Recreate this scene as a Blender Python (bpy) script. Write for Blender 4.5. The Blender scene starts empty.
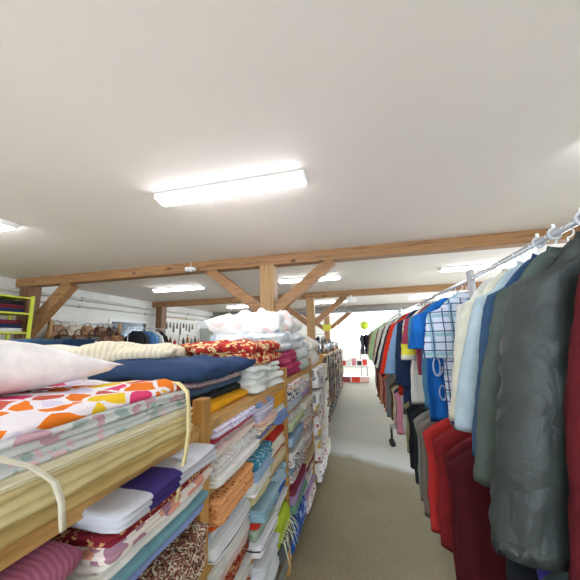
import bpy, bmesh, math, random
from mathutils import Vector, Matrix, noise
random.seed(7)
PI = math.pi
C = bpy.context.scene.collection

# ------------------------------------------------------------------ helpers
def lin(h):
    h = h.lstrip('#')
    v = [int(h[i:i+2], 16)/255 for i in (0, 2, 4)]
    return tuple((c/12.92 if c <= .04045 else ((c+.055)/1.055)**2.4) for c in v) + (1,)

def link(o, parent=None):
    C.objects.link(o)
    if parent is not None:
        o.parent = parent
    return o

def obj(name, me, m=None, parent=None, loc=None, rotz=0, smooth=True):
    if isinstance(me, bmesh.types.BMesh):
        bm = me
        bmesh.ops.recalc_face_normals(bm, faces=bm.faces)
        me = bpy.data.meshes.new(name)
        bm.to_mesh(me); bm.free()
        if smooth:
            for p in me.polygons: p.use_smooth = True
        if m is not None: me.materials.append(m)
    o = bpy.data.objects.new(name, me)
    link(o, parent)
    if loc is not None: o.location = loc
    if rotz: o.rotation_euler = (0, 0, rotz)
    return o

def tag(o, label, cat, group=None):
    o['label'] = label; o['category'] = cat
    if group: o['group'] = group
    return o

def thing(name, label, cat, loc=(0, 0, 0), rotz=0, group=None):
    o = bpy.data.objects.new(name, None); link(o)
    o.location = loc; o.rotation_euler = (0, 0, rotz)
    o.empty_display_size = .1
    return tag(o, label, cat, group)

def struct(name, bm, m, parent=None):
    o = obj(name, bm, m, parent, smooth=False)
    if parent is None: o['kind'] = 'structure'
    return o

def box(bm, x0, x1, y0, y1, z0, z1, bev=0.0):
    g = bmesh.ops.create_cube(bm, size=1)
    vs = g['verts']
    for v in vs:
        v.co = Vector((x0 + (v.co.x+.5)*(x1-x0), y0 + (v.co.y+.5)*(y1-y0), z0 + (v.co.z+.5)*(z1-z0)))
    if bev:
        es = list({e for v in vs for e in v.link_edges})
        bmesh.ops.bevel(bm, geom=es, offset=bev, segments=2, affect='EDGES', profile=.6)
    return bm

def BX(*a, **k):
    return box(bmesh.new(), *a, **k)

def frame_of(d):
    d = d.normalized()
    up = Vector((0, 0, 1)) if abs(d.z) < .9 else Vector((1, 0, 0))
    a = d.cross(up).normalized(); b = a.cross(d).normalized()
    return a, b

def beam(bm, p, q, w, h, bev=.004):
    """square timber from p to q, w across, h in the other direction"""
    p = Vector(p); q = Vector(q); d = q-p
    a, b = frame_of(d)
    rings = []
    for c in (p, q):
        rings.append([bm.verts.new(c + a*sx*w/2 + b*sy*h/2) for sx, sy in ((-1, -1), (1, -1), (1, 1), (-1, 1))])
    fs = [bm.faces.new(rings[0]), bm.faces.new(rings[1][::-1])]
    for i in range(4):
        j = (i+1) % 4
        fs.append(bm.faces.new((rings[0][i], rings[0][j], rings[1][j], rings[1][i])))
    es = list({e for f in fs for e in f.edges})
    if bev: bmesh.ops.bevel(bm, geom=es, offset=bev, segments=2, affect='EDGES', profile=.6)
    return bm

def tube(bm, pts, r, n=8, cap=True):
    pts = [Vector(p) for p in pts]
    rs = r if isinstance(r, (list, tuple)) else [r]*len(pts)
    rings = []
    for i, p in enumerate(pts):
        d = (pts[min(i+1, len(pts)-1)] - pts[max(i-1, 0)])
        a, b = frame_of(d)
        if rings:
            # keep the frame from flipping
            if a.dot(la) < 0: a, b = -a, -b
        la = a
        rings.append([bm.verts.new(p + (a*math.cos(2*PI*k/n) + b*math.sin(2*PI*k/n))*rs[i]) for k in range(n)])
    for i in range(len(rings)-1):
        for k in range(n):
            bm.faces.new((rings[i][k], rings[i][(k+1) % n], rings[i+1][(k+1) % n], rings[i+1][k]))
    if cap:
        bm.faces.new(rings[0][::-1]); bm.faces.new(rings[-1])
    return bm

def N(x, y, z):
    return noise.noise(Vector((x, y, z)))

# ------------------------------------------------------------------ materials
_m = {}
def newmat(name):
    m = bpy.data.materials.new(name); m.use_nodes = True
    nt = m.node_tree; b = nt.nodes['Principled BSDF']
    return m, nt, b

def nd(nt, t, **kw):
    n = nt.nodes.new(t)
    for k, v in kw.items(): setattr(n, k, v)
    return n

def coords(nt, scale=(1, 1, 1), rot=(0, 0, 0)):
    tc = nd(nt, 'ShaderNodeTexCoord'); mp = nd(nt, 'ShaderNodeMapping')
    mp.inputs['Scale'].default_value = scale; mp.inputs['Rotation'].default_value = rot
    nt.links.new(tc.outputs['Object'], mp.inputs['Vector'])
    return mp.outputs['Vector']

def ramp(nt, fac, stops, const=False):
    r = nd(nt, 'ShaderNodeValToRGB')
    cr = r.color_ramp
    if const: cr.interpolation = 'CONSTANT'
    while len(cr.elements) < len(stops): cr.elements.new(.5)
    for e, (p, c) in zip(cr.elements, stops):
        e.position = p; e.color = c
    nt.links.new(fac, r.inputs['Fac'])
    return r.outputs['Color']

def bump(nt, b, fac, strength=.3, dist=.01):
    n = nd(nt, 'ShaderNodeBump'); n.inputs['Strength'].default_value = strength
    n.inputs['Distance'].default_value = dist
    nt.links.new(fac, n.inputs['Height']); nt.links.new(n.outputs['Normal'], b.inputs['Normal'])

def noise_tex(nt, vec, scale, detail=4, rough=.6):
    n = nd(nt, 'ShaderNodeTexNoise'); n.inputs['Scale'].default_value = scale
    n.inputs['Detail'].default_value = detail; n.inputs['Roughness'].default_value = rough
    nt.links.new(vec, n.inputs['Vector']); return n

def fabric(*cols, pat='plain', scale=20, rough=.9, key=None):
    """cols: hex colours; pat: plain, floral, dots, stripe_x/y/z, plaid, paisley, print"""
    k = (cols, pat, scale, rough)
    if k in _m: return _m[k]
    m, nt, b = newmat('fabric_' + pat)
    b.inputs['Roughness'].default_value = rough
    b.inputs['Specular IOR Level'].default_value = .2
    v = coords(nt)
    L = nt.links
    c0 = lin(cols[0])
    def mixc(fac, a, bb):
        x = nd(nt, 'ShaderNodeMix', data_type='RGBA')
        L.new(fac, x.inputs[0])
        for s, i in ((a, 6), (bb, 7)):
            if isinstance(s, tuple): x.inputs[i].default_value = s
            else: L.new(s, x.inputs[i])
        return x.outputs[2]
    def gt(sock, t, lo=False):
        x = nd(nt, 'ShaderNodeMath', operation='LESS_THAN' if lo else 'GREATER_THAN')
        L.new(sock, x.inputs[0]); x.inputs[1].default_value = t; return x.outputs[0]
    out = None
    if pat == 'plain':
        n = noise_tex(nt, v, 14, 3)
        d = tuple(c*.84 for c in c0[:3]) + (1,)
        out = ramp(nt, n.outputs["Fac"], [(.35, d), (.65, c0)])
    elif pat in ('floral', 'paisley', 'print'):
        n = noise_tex(nt, v, scale*.6, 2)
        ad = nd(nt, 'ShaderNodeVectorMath', operation='ADD')
        sc = nd(nt, 'ShaderNodeVectorMath', operation='SCALE'); sc.inputs['Scale'].default_value = .12 if pat == 'floral' else .3
        L.new(n.outputs['Color'], sc.inputs[0]); L.new(v, ad.inputs[0]); L.new(sc.outputs[0], ad.inputs[1])
        cur = c0
        for i, c in enumerate(cols[1:]):
            vo = nd(nt, 'ShaderNodeTexVoronoi'); vo.inputs['Scale'].default_value = scale*(1+.37*i)
            mp = nd(nt, 'ShaderNodeMapping'); mp.inputs['Location'].default_value = (3.1*i, 1.7*i, 5.3*i)
            L.new(ad.outputs[0], mp.inputs['Vector']); L.new(mp.outputs[0], vo.inputs['Vector'])
            t = {'floral': .36, 'paisley': .5, 'print': .42}[pat]
            cur = mixc(gt(vo.outputs['Distance'], t, True), cur, lin(c))
        out = cur
    elif pat == 'patch':
        n = noise_tex(nt, v, scale*.5, 2)
        ad = nd(nt, 'ShaderNodeVectorMath', operation='ADD')
        sc = nd(nt, 'ShaderNodeVectorMath', operation='SCALE'); sc.inputs['Scale'].default_value = .9/scale
        L.new(n.outputs['Color'], sc.inputs[0]); L.new(v, ad.inputs[0]); L.new(sc.outputs[0], ad.inputs[1])
        vo = nd(nt, 'ShaderNodeTexVoronoi'); vo.inputs['Scale'].default_value = scale; L.new(ad.outputs[0], vo.inputs['Vector'])
        ve = nd(nt, 'ShaderNodeTexVoronoi', feature='DISTANCE_TO_EDGE'); ve.inputs['Scale'].default_value = scale; L.new(ad.outputs[0], ve.inputs['Vector'])
        sp = nd(nt, 'ShaderNodeSeparateColor'); L.new(vo.outputs['Color'], sp.inputs[0])
        k_ = len(cols)-1
        cc_ = ramp(nt, sp.outputs[0], [(i/k_, lin(c)) for i, c in enumerate(cols[1:])], const=True)
        out = mixc(gt(ve.outputs['Distance'], .07, True), cc_, c0)
    elif pat == 'dots':
        vo = nd(nt, 'ShaderNodeTexVoronoi'); vo.inputs['Scale'].default_value = scale
        vo.inputs['Randomness'].default_value = .5
        L.new(v, vo.inputs['Vector'])
        out = mixc(gt(vo.outputs['Distance'], .3, True), c0, lin(cols[1]))
        if len(cols) > 2: out = mixc(gt(vo.outputs['Distance'], .14, True), out, lin(cols[2]))
    elif pat.startswith('stripe'):
        sp = nd(nt, 'ShaderNodeSeparateXYZ'); L.new(v, sp.inputs[0])
        mu = nd(nt, 'ShaderNodeMath', operation='MULTIPLY'); mu.inputs[1].default_value = scale
        L.new(sp.outputs['XYZ'.index(pat[-1].upper())], mu.inputs[0])
        fr = nd(nt, 'ShaderNodeMath', operation='FRACT'); L.new(mu.outputs[0], fr.inputs[0])
        k_ = len(cols)
        out = ramp(nt, fr.outputs[0], [(i/k_, lin(c)) for i, c in enumerate(cols)], const=True)
    elif pat == 'plaid':
        sp = nd(nt, 'ShaderNodeSeparateXYZ'); L.new(v, sp.inputs[0])
        cur = c0
        for i, (ax, c, w, ph) in enumerate((('X', cols[1], .22, .1), ('Z', cols[1], .2, .3), ('X', cols[2], .06, .0), ('Z', cols[2], .06, .05),
                                            ('X', cols[2], .06, .45), ('Z', cols[2], .06, .62))):
            mu = nd(nt, 'ShaderNodeMath', operation='MULTIPLY_ADD'); mu.inputs[1].default_value = scale; mu.inputs[2].default_value = ph
            L.new(sp.outputs['XYZ'.index(ax)], mu.inputs[0])
            fr = nd(nt, 'ShaderNodeMath', operation='FRACT'); L.new(mu.outputs[0], fr.inputs[0])
            cur = mixc(gt(fr.outputs[0], w, True), cur, lin(c))
        out = cur
    L.new(out, b.inputs['Base Color'])
    n2 = noise_tex(nt, v, 90 if pat != 'quilt' else 40, 3)
    bump(nt, b, n2.outputs['Fac'], .35, .004)
    _m[k] = m
    return m

def leather(col, rough=.38, creased=False):
    k = ('leather', col, rough, creased)
    if k in _m: return _m[k]
    m, nt, b = newmat('leather')
    v = coords(nt)
    n = noise_tex(nt, v, 9, 5)
    c = lin(col)
    L = ramp(nt, n.outputs['Fac'], [(.35, tuple(x*.75 for x in c[:3])+(1,)), (.7, c)])
    nt.links.new(L, b.inputs['Base Color'])
    b.inputs['Roughness'].default_value = rough
    vo = nd(nt, 'ShaderNodeTexVoronoi'); vo.inputs['Scale'].default_value = 140; nt.links.new(v, vo.inputs['Vector'])
    bump(nt, b, vo.outputs['Distance'], .25, .003)
    if creased:
        wv = noise_tex(nt, coords(nt, (1, 1, .55), (0, .5, 0)), 6.5, 3, .45); wv.inputs['Distortion'].default_value = .5
        sb = nd(nt, 'ShaderNodeMath', operation='SUBTRACT'); sb.inputs[1].default_value = .5; nt.links.new(wv.outputs['Fac'], sb.inputs[0])
        ab = nd(nt, 'ShaderNodeMath', operation='ABSOLUTE'); nt.links.new(sb.outputs[0], ab.inputs[0])
        b2 = nd(nt, 'ShaderNodeBump'); b2.inputs['Strength'].default_value = .8; b2.inputs['Distance'].default_value = .05
        nt.links.new(ab.outputs[0], b2.inputs['Height'])
        old = b.inputs['Normal'].links[0].from_node
        nt.links.new(b2.outputs['Normal'], old.inputs['Normal'])
    _m[k] = m; return m

def wood(c1, c2, axis='X', scale=1.0, rough=.6, knots=True):
    k = ('wood', c1, c2, axis, scale)
    if k in _m: return _m[k]
    m, nt, b = newmat('wood')
    s = [14*scale]*3; s['XYZ'.index(axis)] = .9*scale
    v = coords(nt, tuple(s))
    n = noise_tex(nt, v, 2.2, 6, .65)
    col = ramp(nt, n.outputs['Fac'], [(.3, lin(c2)), (.5, lin(c1)), (.75, tuple(min(1, x*1.15) for x in lin(c1)[:3])+(1,))])
    if knots:
        v2 = coords(nt, tuple(4 if i != 'XYZ'.index(axis) else 2.2 for i in range(3)))
        vo = nd(nt, 'ShaderNodeTexVoronoi'); vo.inputs['Scale'].default_value = 1.1; nt.links.new(v2, vo.inputs['Vector'])
        f = ramp(nt, vo.outputs['Distance'], [(.05, (1, 1, 1, 1)), (.13, (0, 0, 0, 1))])
        x = nd(nt, 'ShaderNodeMix', data_type='RGBA'); nt.links.new(f, x.inputs[0]); nt.links.new(col, x.inputs[6])
        x.inputs[7].default_value = tuple(c*.45 for c in lin(c2)[:3])+(1,)
        col = x.outputs[2]
    nt.links.new(col, b.inputs['Base Color'])
    b.inputs['Roughness'].default_value = rough
    bump(nt, b, n.outputs['Fac'], .3, .006)
    _m[k] = m; return m

def plain(col, rough=.5, metal=0.0, spec=.5, var=.92):
    k = ('plain', col, rough, metal)
    if k in _m: return _m[k]
    m, nt, b = newmat('plain')
    n = noise_tex(nt, coords(nt), 6, 3)
    c = lin(col)
    nt.links.new(ramp(nt, n.outputs['Fac'], [(.3, tuple(x*var for x in c[:3])+(1,)), (.7, c)]), b.inputs['Base Color'])
    b.inputs['Roughness'].default_value = rough; b.inputs['Metallic'].default_value = metal
    b.inputs['Specular IOR Level'].default_value = spec
    _m[k] = m; return m

def emit(col, strength):
    m, nt, b = newmat('lamp_glow')
    b.inputs['Base Color'].default_value = lin(col)
    b.inputs['Emission Color'].default_value = lin(col)
    b.inputs['Emission Strength'].default_value = strength
    return m

def floor_mat():
    m, nt, b = newmat('floor_carpet')
    v = coords(nt)
    n = noise_tex(nt, v, 1.3, 5); n2 = noise_tex(nt, v, 60, 4, .8)
    c = ramp(nt, n.outputs['Fac'], [(.3, lin('#857a5c')), (.7, lin('#978c6c'))])
    # pale zone across the aisle: daylight on the floor, painted into the colour
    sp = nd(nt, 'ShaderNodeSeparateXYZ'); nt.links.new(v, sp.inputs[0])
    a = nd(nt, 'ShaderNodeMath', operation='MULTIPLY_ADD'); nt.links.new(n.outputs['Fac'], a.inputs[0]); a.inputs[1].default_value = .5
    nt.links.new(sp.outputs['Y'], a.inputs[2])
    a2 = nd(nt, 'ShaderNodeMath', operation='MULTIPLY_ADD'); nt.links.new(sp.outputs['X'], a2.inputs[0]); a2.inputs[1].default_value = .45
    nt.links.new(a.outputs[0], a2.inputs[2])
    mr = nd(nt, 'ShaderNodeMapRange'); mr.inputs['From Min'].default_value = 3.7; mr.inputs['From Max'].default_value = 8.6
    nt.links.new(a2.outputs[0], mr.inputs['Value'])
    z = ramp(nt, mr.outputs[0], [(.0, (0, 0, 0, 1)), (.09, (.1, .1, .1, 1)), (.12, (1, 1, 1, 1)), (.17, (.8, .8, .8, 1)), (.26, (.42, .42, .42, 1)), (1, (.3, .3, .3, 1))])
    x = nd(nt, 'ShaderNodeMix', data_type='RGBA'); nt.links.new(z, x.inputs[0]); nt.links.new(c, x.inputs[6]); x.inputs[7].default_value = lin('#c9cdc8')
    y = nd(nt, 'ShaderNodeMix', data_type='RGBA', blend_type='MULTIPLY'); y.inputs[0].default_value = 1
    nt.links.new(x.outputs[2], y.inputs[6])
    nt.links.new(ramp(nt, n2.outputs['Fac'], [(.35, (.72, .72, .72, 1)), (.65, (1.1, 1.1, 1.1, 1))]), y.inputs[7])
    nt.links.new(y.outputs[2], b.inputs['Base Color'])
    b.inputs['Roughness'].default_value = .7
    bump(nt, b, n2.outputs['Fac'], .4, .004)
    return m

M_ceil = plain('#eae3de', .85, var=.985)
M_wall = plain('#e9e8e2', .8)
M_wood = wood('#9a7047', '#6f4a2c', 'X')
M_woodz = wood('#a98356', '#80603c', 'Z')
M_woodd = wood('#7c5636', '#573822', 'Z')
M_pine = wood('#bf8f4c', '#a1702f', 'Z', 1.4)
M_piney = wood('#c59a5c', '#a67a3c', 'Y', 1.4)
M_greywood = wood('#8b8379', '#6d665e', 'X')
M_chrome = plain('#dfe1e6', .25, .55)
M_pipe = plain('#cfcac0', .5)
M_hanger = plain('#e8ecf0', .3)
M_tube = emit('#f7fbff', 14)
M_house = plain('#f2f2f2', .5)
M_black = plain('#1b1b1d', .6)

# ------------------------------------------------------------------ the room
XL, XR, YB, YF, H = -6.0, 6.0, -3.5, 16.0, 2.70
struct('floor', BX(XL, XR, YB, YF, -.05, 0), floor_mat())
struct('ceiling', BX(XL, XR, YB, YF, H, H+.05), M_ceil)
struct('wall_left', BX(XL-.1, XL, YB-.1, YF+.1, 0, H), M_wall)
# far wall windows, plus unseen right and rear ones added to brighten the room
mg, nt, b = newmat('window_glass')
for n_ in list(nt.nodes):
    if n_.type == 'BSDF_PRINCIPLED': nt.nodes.remove(n_)
tr_ = nd(nt, 'ShaderNodeBsdfTransparent'); gl_ = nd(nt, 'ShaderNodeBsdfGlossy'); gl_.inputs['Roughness'].default_value = .03
mx_ = nd(nt, 'ShaderNodeMixShader'); mx_.inputs[0].default_value = .05
nt.links.new(tr_.outputs[0], mx_.inputs[1]); nt.links.new(gl_.outputs[0], mx_.inputs[2])
nt.links.new(mx_.outputs[0], [n_ for n_ in nt.nodes if n_.type == 'OUTPUT_MATERIAL'][0].inputs[0])
WN = [0]
def wall_open(name, axis, fixed, th, a0, a1, wins, z0, z1):
    """wall across x ('x') or along y ('y') at a fixed coordinate with window openings"""
    def bb(bm, u0, u1, d0, d1, za, zb_, bev=0):
        if axis == 'x': box(bm, u0, u1, fixed+min(d0, d1), fixed+max(d0, d1), za, zb_, bev)
        else: box(bm, fixed+min(d0, d1), fixed+max(d0, d1), u0, u1, za, zb_, bev)
    bm = bmesh.new(); us = [a0] + [q for w_ in wins for q in w_] + [a1]
    for i in range(0, len(us), 2): bb(bm, us[i], us[i+1], 0, th, 0, H)
    for u0, u1 in wins:
        bb(bm, u0, u1, 0, th, 0, z0); bb(bm, u0, u1, 0, th, z1, H)
    struct(name, bm, M_wall)
    for u0, u1 in wins:
        WN[0] += 1
        bm = bmesh.new(); c_ = (u0+u1)/2; q = .05
        for p0, p1, za, zb_ in ((u0, u0+q, z0, z1), (u1-q, u1, z0, z1), (u0+q, u1-q, z0, z0+q), (u0+q, u1-q, z1-q, z1), (c_-.025, c_+.025, z0+q, z1-q)):
            bb(bm, p0, p1, th*.1, th*.7, za, zb_)
        f_ = struct('window_%d' % WN[0], bm, plain('#f4f4f2', .4))
        bm = bmesh.new(); bb(bm, u0+q, u1-q, th*.4, th*.46, z0+q, z1-q); obj('pane', bm, mg, f_, smooth=False)
        l = bpy.data.lights.new('daylight_portal', 'AREA'); l.shape = 'RECTANGLE'; l.size = u1-u0; l.size_y = z1-z0; l.cycles.is_portal = True
        lo = bpy.data.objects.new('daylight_portal', l); C.objects.link(lo)
        inward = -1 if th > 0 else 1
        if axis == 'x':
            lo.location = (c_, fixed+th*1.05, (z0+z1)/2); lo.rotation_euler = Vector((0, inward, 0)).to_track_quat('-Z', 'Z').to_euler()
        else:
            lo.location = (fixed+th*1.05, c_, (z0+z1)/2); lo.rotation_euler = Vector((inward, 0, 0)).to_track_quat('-Z', 'Z').to_euler()
wall_open('wall_far', 'x', YF, .1, XL, XR, [(-1.7, .35), (1.2, 3.4)], .9, 2.25)
wall_open('wall_right', 'y', XR, .1, YB-.1, YF+.1, [(3.8, 6.0), (7.0, 9.2), (10.2, 12.4), (13.2, 15.4)], .7, 2.4)  # unseen windows, added so daylight fills the room and lifts the ceiling
wall_open('wall_rear', 'x', YB, -.1, XL, XR, [(-4.6, -2.4), (-1.2, 1.0)], .8, 2.3)  # unseen windows behind the camera, added for soft fill light

# timber trusses -------------------------------------------------------------
def truss(y, label, m, mz, post_w=.2):
    t = thing('timber_truss', label, 'beam', (0, y, 0), 0, 'timber trusses under the ceiling')
    bm = bmesh.new(); beam(bm, (XL, 0, H-.075), (XR, 0, H-.075), .17, .15)
    obj('beam', bm, m, t, smooth=False)
    for px, w in ((-1.25, post_w), (-5.74, .22), (3.6, post_w)):
        bm = bmesh.new(); beam(bm, (px, 0, 0), (px, 0, H-.15), w, .2)
        obj('post', bm, M_woodd if px < -5 else mz, t, smooth=False)
        for s in (-1, 1):
            if px < -5 and (s < 0 or y > 5): continue
            x0 = px + s*(w/2-.04)
            bm = bmesh.new(); beam(bm, (x0, 0, 1.88 if px > -5 else 1.75), (x0+s*.86, 0, H-.14), .14, .14 if px > -5 else .2)
            obj('brace', bm, M_wood, t, smooth=False)
    return t
truss(3.9, 'nearest brown timber ceiling beam with king post behind the white duvets', M_wood, M_woodz)
truss(7.45, 'second brown timber ceiling beam with post, between two rows of lamps', M_wood, M_woodz, .19)
truss(11.1, 'greyish ceiling beam furthest down the room with thick braced post', M_greywood, M_woodz, .34)

# ceiling lamps --------------------------------------------------------------
lamp0 = None
rows = [(-1.75, 'behind the camera'), (1.95, 'in the nearest row before the first beam'), (5.55, 'in the row between first and second beam'),
        (9.25, 'in the row between second and third beam'), (12.9, 'in the row beyond the third beam')]
cols = [(-3.87, 'left'), (-.95, 'middle'), (2.05, 'right'), (5.0, 'far right')]
for y, rl in rows:
    for x, cl in cols:
        lab = 'white glowing fluorescent ceiling lamp, %s one %s' % (cl, rl)
        if lamp0 is None:
            lamp0 = thing('ceiling_lamp', lab, 'ceiling lamp', (x, y, H), 0, 'fluorescent ceiling lamps')
            obj('lamp_housing', BX(-.62, .62, -.075, .075, -.028, 0, bev=.006), M_house, lamp0)
            bm = bmesh.new(); n = 10; rings = []
            for xx, s in ((-.60, .6), (-.59, 1), (.59, 1), (.60, .6)):
                rings.append([bm.verts.new((xx, math.cos(PI*k/n)*.068*s, -.028 - math.sin(PI*k/n)*.045*s)) for k in range(n+1)])
            for i in range(3):
                for k in range(n): bm.faces.new((rings[i][k], rings[i][k+1], rings[i+1][k+1], rings[i+1][k]))
                bm.faces.new((rings[i][n], rings[i][0], rings[i+1][0], rings[i+1][n]))
            bm.faces.new(rings[0]); bm.faces.new(rings[-1])
            obj('diffuser', bm, M_tube, lamp0)
            for s in (-1, 1): obj('end_cap', BX(s*.61-.012, s*.61+.012, -.076, .076, -.05, -.001, bev=.004), M_house, lamp0)
            r = lamp0
        else:
            r = lamp0.copy(); link(r); r.location = (x, y, H); r['label'] = lab
            for ch in list(lamp0.children):
                c = ch.copy(); link(c); c.parent = r

# little sensor hanging on a wire in front of the first beam
t = thing('ceiling_sensor', 'small white round sensor hanging on a wire before the nearest beam', 'sensor', (-2.4, 3.72, H))
bm = bmesh.new(); tube(bm, [(0, 0, 0), (0, 0, -.12)], .005); obj('wire', bm, M_pipe, t)
bm = bmesh.new(); tube(bm, [(0, 0, -.11), (0, 0, -.12), (0, 0, -.15), (0, 0, -.165)], [.03, .085, .085, .04], 20); obj('sensor_body', bm, M_house, t)
for i in range(3):
    bm = bmesh.new(); bmesh.ops.create_icosphere(bm, subdivisions=2, radius=.018, matrix=Matrix.Translation((-.045+.045*i, -.02, -.165)))
    obj('sensor_eye', bm, M_chrome, t)

# wall pipes ------------------------------------------------------------------
for z, r, x, lab in ((2.48, .035, -5.88, 'upper pale pipe running along the left wall under the ceiling'), (2.33, .025, -5.93, 'lower thinner pale pipe running along the left wall')):
    t = thing('wall_pipe', lab, 'pipe', (x, 0, z), 0, 'pipes along the left wall')
    bm = bmesh.new(); tube(bm, [(0, -3.4, 0), (0, 3.9-.13, 0)] if 0 else [(0, -3.4, 0), (0, 6, 0), (0, 15.9, 0)], r, 10); obj('pipe', bm, M_pipe, t)
    for yy in range(-3, 16, 2):
        bm = bmesh.new(); tube(bm, [(0, yy-.02, 0), (0, yy+.02, 0)], r+.008, 10); box(bm, x*0-.12 - 0 + 0, 0, yy-.01, yy+.01, -.01, .01); 
        for v in bm.verts: v.co.x = max(v.co.x, -6.0 - x + .001)
        obj('pipe_clip', bm, M_chrome, t)
t = thing('cable_tray', 'dark grey cable duct hung below the ceiling before the third beam', 'cable duct', (0, 10.6, 0))
obj('duct', BX(-5.9, 1.6, -.06, .06, 2.42, 2.5, bev=.004), plain('#77777a', .5), t)
for xx in (-5, -3.5, -2, -.5, 1):
    obj('hanger_rod', BX(xx-.008, xx+.008, -.008, .008, 2.5, H), M_chrome, t)

# ------------------------------------------------------------------ linen shelves
TIERS = [.06, .27, .505, .74, .985, 1.215]   # underside-top surfaces of the boards
def shelf_unit(label, xf, depth, ys, name='linen_shelf', top=1.30):
    t = thing(name, label, 'shelf', (xf-depth/2, (ys[0]+ys[-1])/2, 0), 0)
    ox, oy = t.location.x, t.location.y
    for y in ys:
        for x in (xf-.022, xf-depth+.022):
            bm = bmesh.new(); box(bm, x-.022-ox, x+.022-ox, y-.028-oy, y+.028-oy, 0, top, .004)
            obj('post', bm, M_woodd if name == 'bag_shelf' else M_pine, t, smooth=False)
    for a, b_ in zip(ys, ys[1:]):
        for z in TIERS:
            bm = bmesh.new(); box(bm, xf-depth+.004-ox, xf-.006-ox, a+.03-oy, b_-.03-oy, z-.02, z, .003)
            obj('shelf_board', bm, M_woodd if name == 'bag_shelf' and z < 1.2 else M_piney, t, smooth=False)
    for x in (xf-.022, xf-depth+.022):
        for a, b_ in zip(ys, ys[1:]):
            bm = bmesh.new(); box(bm, x-.012-ox, x+.012-ox, a+.03-oy, b_-.03-oy, TIERS[-1]-.055, TIERS[-1]-.021, .003)
            obj('rail', bm, M_piney, t, smooth=False)
    return t
XF = -.55
PY = [-.35, .985, 2.1, 3.15, 4.15]
shelf_unit('long pine shelf packed with folded linen beside the aisle', XF, .6, PY)
shelf_unit('pine shelf standing back to back behind the linen shelf', -1.4, .55, [-.35, .9, 2.1, 3.3, 4.1-.5], 'linen_shelf')

# ------------------------------------------------------------------ folded textiles
def folded_mesh(dx, dy, h, layers, seed, cols=40, bulge=None, wr=.004, sag=.0, rag=.006, puff=.006):
    bm = bmesh.new()
    bulge = bulge if bulge is not None else min(.5*h/layers, .02)
    hx, hy = dx/2, dy/2
    rc = min(.022, hx*.5, hy*.5)
    def rr(t, ox, oy):
        # rounded rectangle perimeter, t in 0..1 (by side so that corners get points)
        p = 4*t; s = int(p) % 4; f = p-int(p)
        a = PI/4*0
        f2 = .5-.5*math.cos(PI*f); f = .6*f+.4*f2
        pts = [(-1, -1), (1, -1), (1, 1), (-1, 1)]
        x0, y0 = pts[s]; x1, y1 = pts[(s+1) % 4]
        x = (x0+(x1-x0)*f)*(hx+ox); y = (y0+(y1-y0)*f)*(hy+oy)
        # pull in corners
        cx = max(0, abs(x)-(hx+ox-rc)); cy = max(0, abs(y)-(hy+oy-rc))
        if cx > 0 and cy > 0:
            l = math.hypot(cx, cy); k = min(1, rc/l)
            x = math.copysign(hx+ox-rc+cx*k, x); y = math.copysign(hy+oy-rc+cy*k, y)
        return x, y
    levels = []
    sub = 4
    for i in range(layers):
        lx = random.Random(seed*31+i).uniform(-rag, rag); ly = random.Random(seed*37+i).uniform(-rag, rag)
        for k in range(sub if i < layers-1 else sub+1):
            t = k/sub
            b_ = bulge*(math.sin(PI*min(max(t, .0), 1))**.5) - bulge
            if i == 0 and k == 0: b_ = -bulge*.9
            levels.append(((i+t)*h/layers, lx+b_, ly+b_))
    rings = []
    for z, ox, oy in levels:
        r = []
        for c in range(cols):
            x, y = rr(c/cols, ox, oy)
            q = N(x*6+seed, y*6, z*18/h*.1+seed)
            q2 = N(x*18+seed, y*18, seed+z*40)
            k = 1 + (q*.02)
            e = (wr*2.0*q + wr*q2)
            l = math.hypot(x, y)+1e-6
            x2, y2 = x + x/l*e*1.5, y + y/l*e*1.5
            zz = z*(1 + .10*N(x*4+seed*2, y*4, 3.3)) if z > 0 else 0
            zz += wr*.8*N(x*14, y*14, seed+z*30)*(1 if z > h*.1 else 0)
            zz = max(zz, 0)
            r.append(bm.verts.new((x2, y2, zz)))
        rings.append(r)
    ztop = h
    for s in (.93, .8, .6, .4, .2):
        r = []
        for c in range(cols):
            v = rings[len(levels)-1][c].co
            x, y = v.x*s, v.y*s
            z = v.z*s + (ztop)*(1-s) + puff*(1-s**3) + wr*1.5*N(x*9+seed, y*9, 1.7) + wr*2.4*abs(N(x*5, y*12+seed, 4.7))
            r.append(bm.verts.new((x, y, z)))
        rings.append(r)
    for a, b_ in zip(rings, rings[1:]):
        for c in range(cols):
            bm.faces.new((a[c], a[(c+1) % cols], b_[(c+1) % cols], b_[c]))
    bm.faces.new(rings[-1]); bm.faces.new(rings[0][::-1])
    if sag:
        for v in bm.verts:
            e = max(abs(v.co.x)/hx, abs(v.co.y)/hy)
            v.co.z -= sag*e**5*(v.co.z/h)
    return bm

_seed = [10]
def folded(name, cat, label, m, x0, x1, y0, y1, z, h, layers=3, group=None, rot=0, **kw):
    _seed[0] += 1
    dx, dy = x1-x0, y1-y0
    cols_ = kw.pop('cols', 40)
    o = obj(name, folded_mesh(dx, dy, h, layers, _seed[0]*1.37, cols_, **kw), m, None, ((x0+x1)/2, (y0+y1)/2, z), rot)
    tag(o, label, cat, group)
    return o

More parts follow.
